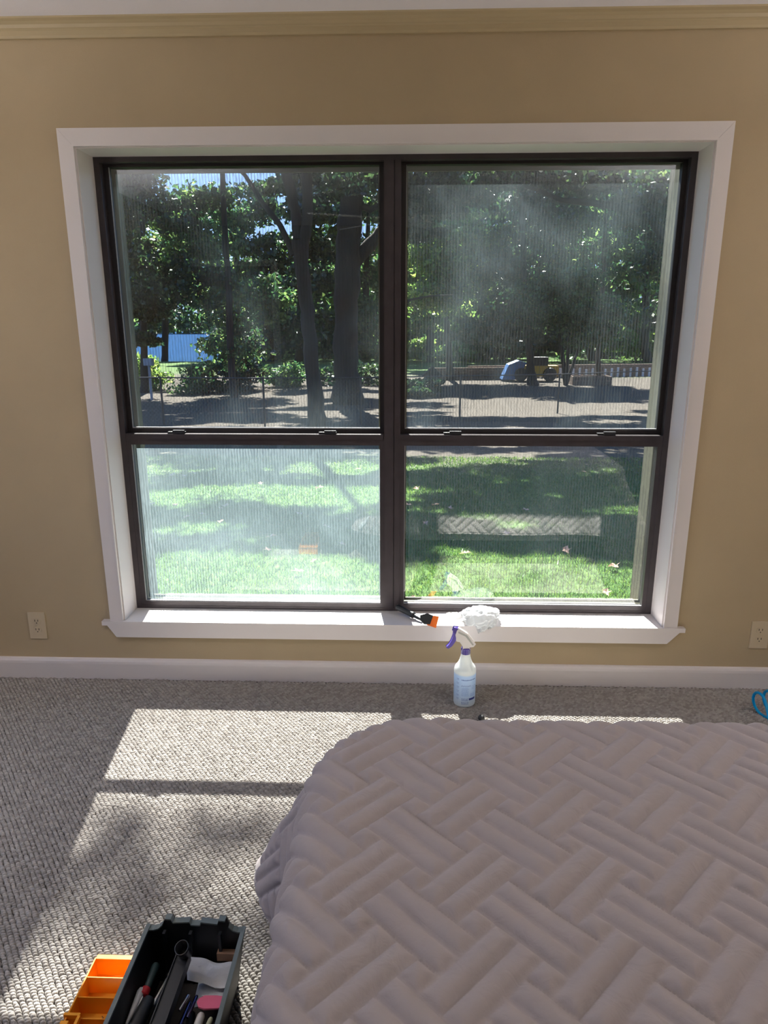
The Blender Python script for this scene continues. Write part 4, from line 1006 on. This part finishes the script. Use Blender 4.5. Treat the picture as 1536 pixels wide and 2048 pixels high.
# chain link fence
fp = [(-10.6, 13.6), (-8.6, 14.6), (-6.036, 14.67), (-3.414, 14.3), (-1.103, 14.85), (1.494, 16.7), (4.612, 18.85), (8.387, 21.4), (12.2, 24.0)]
fn = tag(empty('chain_link_fence', (0, 15, GZ(0, 15))), 'black chain link fence across the back of the lawn', 'fence')
FO = Vector((0, 15, GZ(0, 15)))
MT['fence'] = mat('black_coated_steel', (.02, .02, .022), .5)
tops = []
for x, y in fp:
    g = GZ(x, y); tube('post', [Vector((x, y, g-.1))-FO, Vector((x, y, g+1.20))-FO], .026, 'fence', fn, 8); tops.append(Vector((x, y, g+1.17))-FO)
for i in range(len(tops)-1): tube('top_rail', [tops[i], tops[i+1]], .018, 'fence', fn, 6)
bm = bmesh.new()                                             # woven wire, one wire every 10 cm each way
for i in range(len(fp)-1):
    A = Vector((fp[i][0], fp[i][1], 0)); B = Vector((fp[i+1][0], fp[i+1][1], 0)); L0 = (B-A).length; n = int(L0/.10)
    d = (B-A).normalized(); nrm = Vector((-d.y, d.x, 0))
    for s in (1, -1):
        for k in range(-11, n+12):
            a0 = k*.10; a1 = a0+s*1.1; z0, z1 = 0., 1.12
            def cut(a, z, aa, zz, lim):
                f = (lim-a)/(aa-a); return lim, z+(zz-z)*f
            if max(a0, a1) <= 0 or min(a0, a1) >= L0: continue
            if a0 < 0: a0, z0 = cut(a0, z0, a1, z1, 0)
            if a0 > L0: a0, z0 = cut(a0, z0, a1, z1, L0)
            if a1 < 0: a1, z1 = cut(a0, z0, a1, z1, 0)
            if a1 > L0: a1, z1 = cut(a0, z0, a1, z1, L0)
            P = A+d*a0; Q = A+d*a1; P.z = GZ(P.x, P.y)+z0; Q.z = GZ(Q.x, Q.y)+z1
            w = .0016
            v = [bm.verts.new(P-FO+Vector((0, 0, w))), bm.verts.new(P-FO-Vector((0, 0, w))), bm.verts.new(Q-FO-Vector((0, 0, w))), bm.verts.new(Q-FO+Vector((0, 0, w)))]
            bm.faces.new(v)
fm = bmobj('wire_mesh', bm, 'galv', fn); fm['kind'] = 'stuff'

# retaining wall of timbers, low planter box, bird house, machine under a tarp
tw = tag(empty('timber_wall', (8, 35, GZ(8, 35))), 'long low wall of weathered timbers beyond the fence', 'wall')
a0, a1 = at(935, 765, 34), at(1345, 742, 36.5)
g0 = GZ(8, 35)
dirv = Vector((a1[0]-a0[0], a1[1]-a0[1], 0)); Lw = dirv.length; rz = math.atan2(dirv.y, dirv.x)
tw.location = (a0[0], a0[1], g0); tw.rotation_euler = (0, 0, rz)
for row in range(4):
    x = -1.2*(row % 2)
    while x < Lw:
        x2 = min(x+2.4, Lw); box('timber', (max(0, x)+.01, -.09+random.uniform(-.01, .01), row*.16), (x2-.01, .09, row*.16+.15), 'timber', tw, bevel=.01); x += 2.4
tl = tag(empty('timber_wall', (0, 33, g0)), 'lower timber edging left of the covered machine', 'wall')
a2, a3 = at(858, 765, 33), at(1025, 760, 33.5); dv2 = Vector((a3[0]-a2[0], a3[1]-a2[1], 0)); tl.location = (a2[0], a2[1], g0); tl.rotation_euler = (0, 0, math.atan2(dv2.y, dv2.x))
for row in range(4):
    for k in range(2): box('timber', (k*dv2.length/2+.01, -.08, row*.15), ((k+1)*dv2.length/2-.01, .08, row*.15+.14), 'timber', tl, bevel=.01)
pb = at(1144, 770, 30); pw = 80/1400*31
pl = tag(empty('planter_box', (pb[0], 30, -1.2)), 'low dark timber planter box on the bare ground', 'planter')
for row in range(2):
    for lo, hi in (((0, -.06, row*.2), (pw, .0, row*.2+.19)), ((0, .9, row*.2), (pw, .96, row*.2+.19)), ((0, 0, row*.2), (.06, .9, row*.2+.19)), ((pw-.06, 0, row*.2), (pw, .9, row*.2+.19))): box('board', lo, hi, 'timber', pl, bevel=.008)
sp2 = tag(empty('picket_edging', tuple((a0[0], a0[1]-.5, g0))), 'row of white pickets in front of the timber wall', 'edging', None)
sp2.rotation_euler = (0, 0, rz); 
for k in range(26): box('picket', (2.0+k*.36, -.02, 0), (2.12+k*.36, .02, .42+.1*((k*7) % 3)/3), 'bead', sp2)
bh = at(865, 740, 28)
r = tag(empty('bird_house', (bh[0], 28, -1.2)), 'small dark wooden house shape at the left end of the timber edging', 'bird house')
box('wall', (-.35, -.3, 0), (.35, .3, .55), 'timber', r); prism('roof', [(-.45, .55), (.45, .55), (0, .95)], 1, -.38, .38, 'bark', r)
mc = at(1060, 745, 33)
r = tag(empty('garden_machine', (mc[0], 32.5, -1.2)), 'yellow garden machine partly under a blue tarp', 'machine')
box('machine_body', (-.9, -.4, .25), (1.2, .4, .75), 'yellowpaint', r, bevel=.08); box('machine_cab', (-.2, -.38, .75), (.7, .38, 1.15), 'frame_dark', r, bevel=.05)
for x in (-.6, .8): lathe('wheel', [(.02, -.1), (.3, -.1), (.34, 0), (.3, .1), (.02, .1)], 'black', r, 16, Matrix.Translation((x, -.45, .34)) @ Matrix.Rotation(PI/2, 4, 'X'))
prism('tarp', [(-1.5, .1), (-.8, .1), (-.35, .9), (-.7, 1.0), (-1.2, .8)], 1, -.5, .5, 'bluetarp', r, bevel=.05)
wp = at(303, 790, 23); 
r = tag(empty('yard_post', (wp[0], 23, GZ(wp[0], 23))), 'pale metal post with a small box behind the left fence', 'post')
tube('post', [(0, 0, -.1), (0, 0, 1.3)], .05, 'hoodgrey', r, 8); box('post_box', (-.16, -.12, 1.25), (.16, .12, 1.5), 'hoodgrey', r, bevel=.02)

if __name__ == '__main__':
    tt = {}
    for o in S.objects:
        if o.type == 'MESH': tt[o.name] = sum(len(p.vertices)-2 for p in o.data.polygons) if len(o.data.polygons) < 3000 else len(o.data.polygons)*(len(o.data.polygons[0].vertices)-2)
    print('TRIS', sum(tt.values()), sorted(tt.items(), key=lambda q: -q[1])[:12])
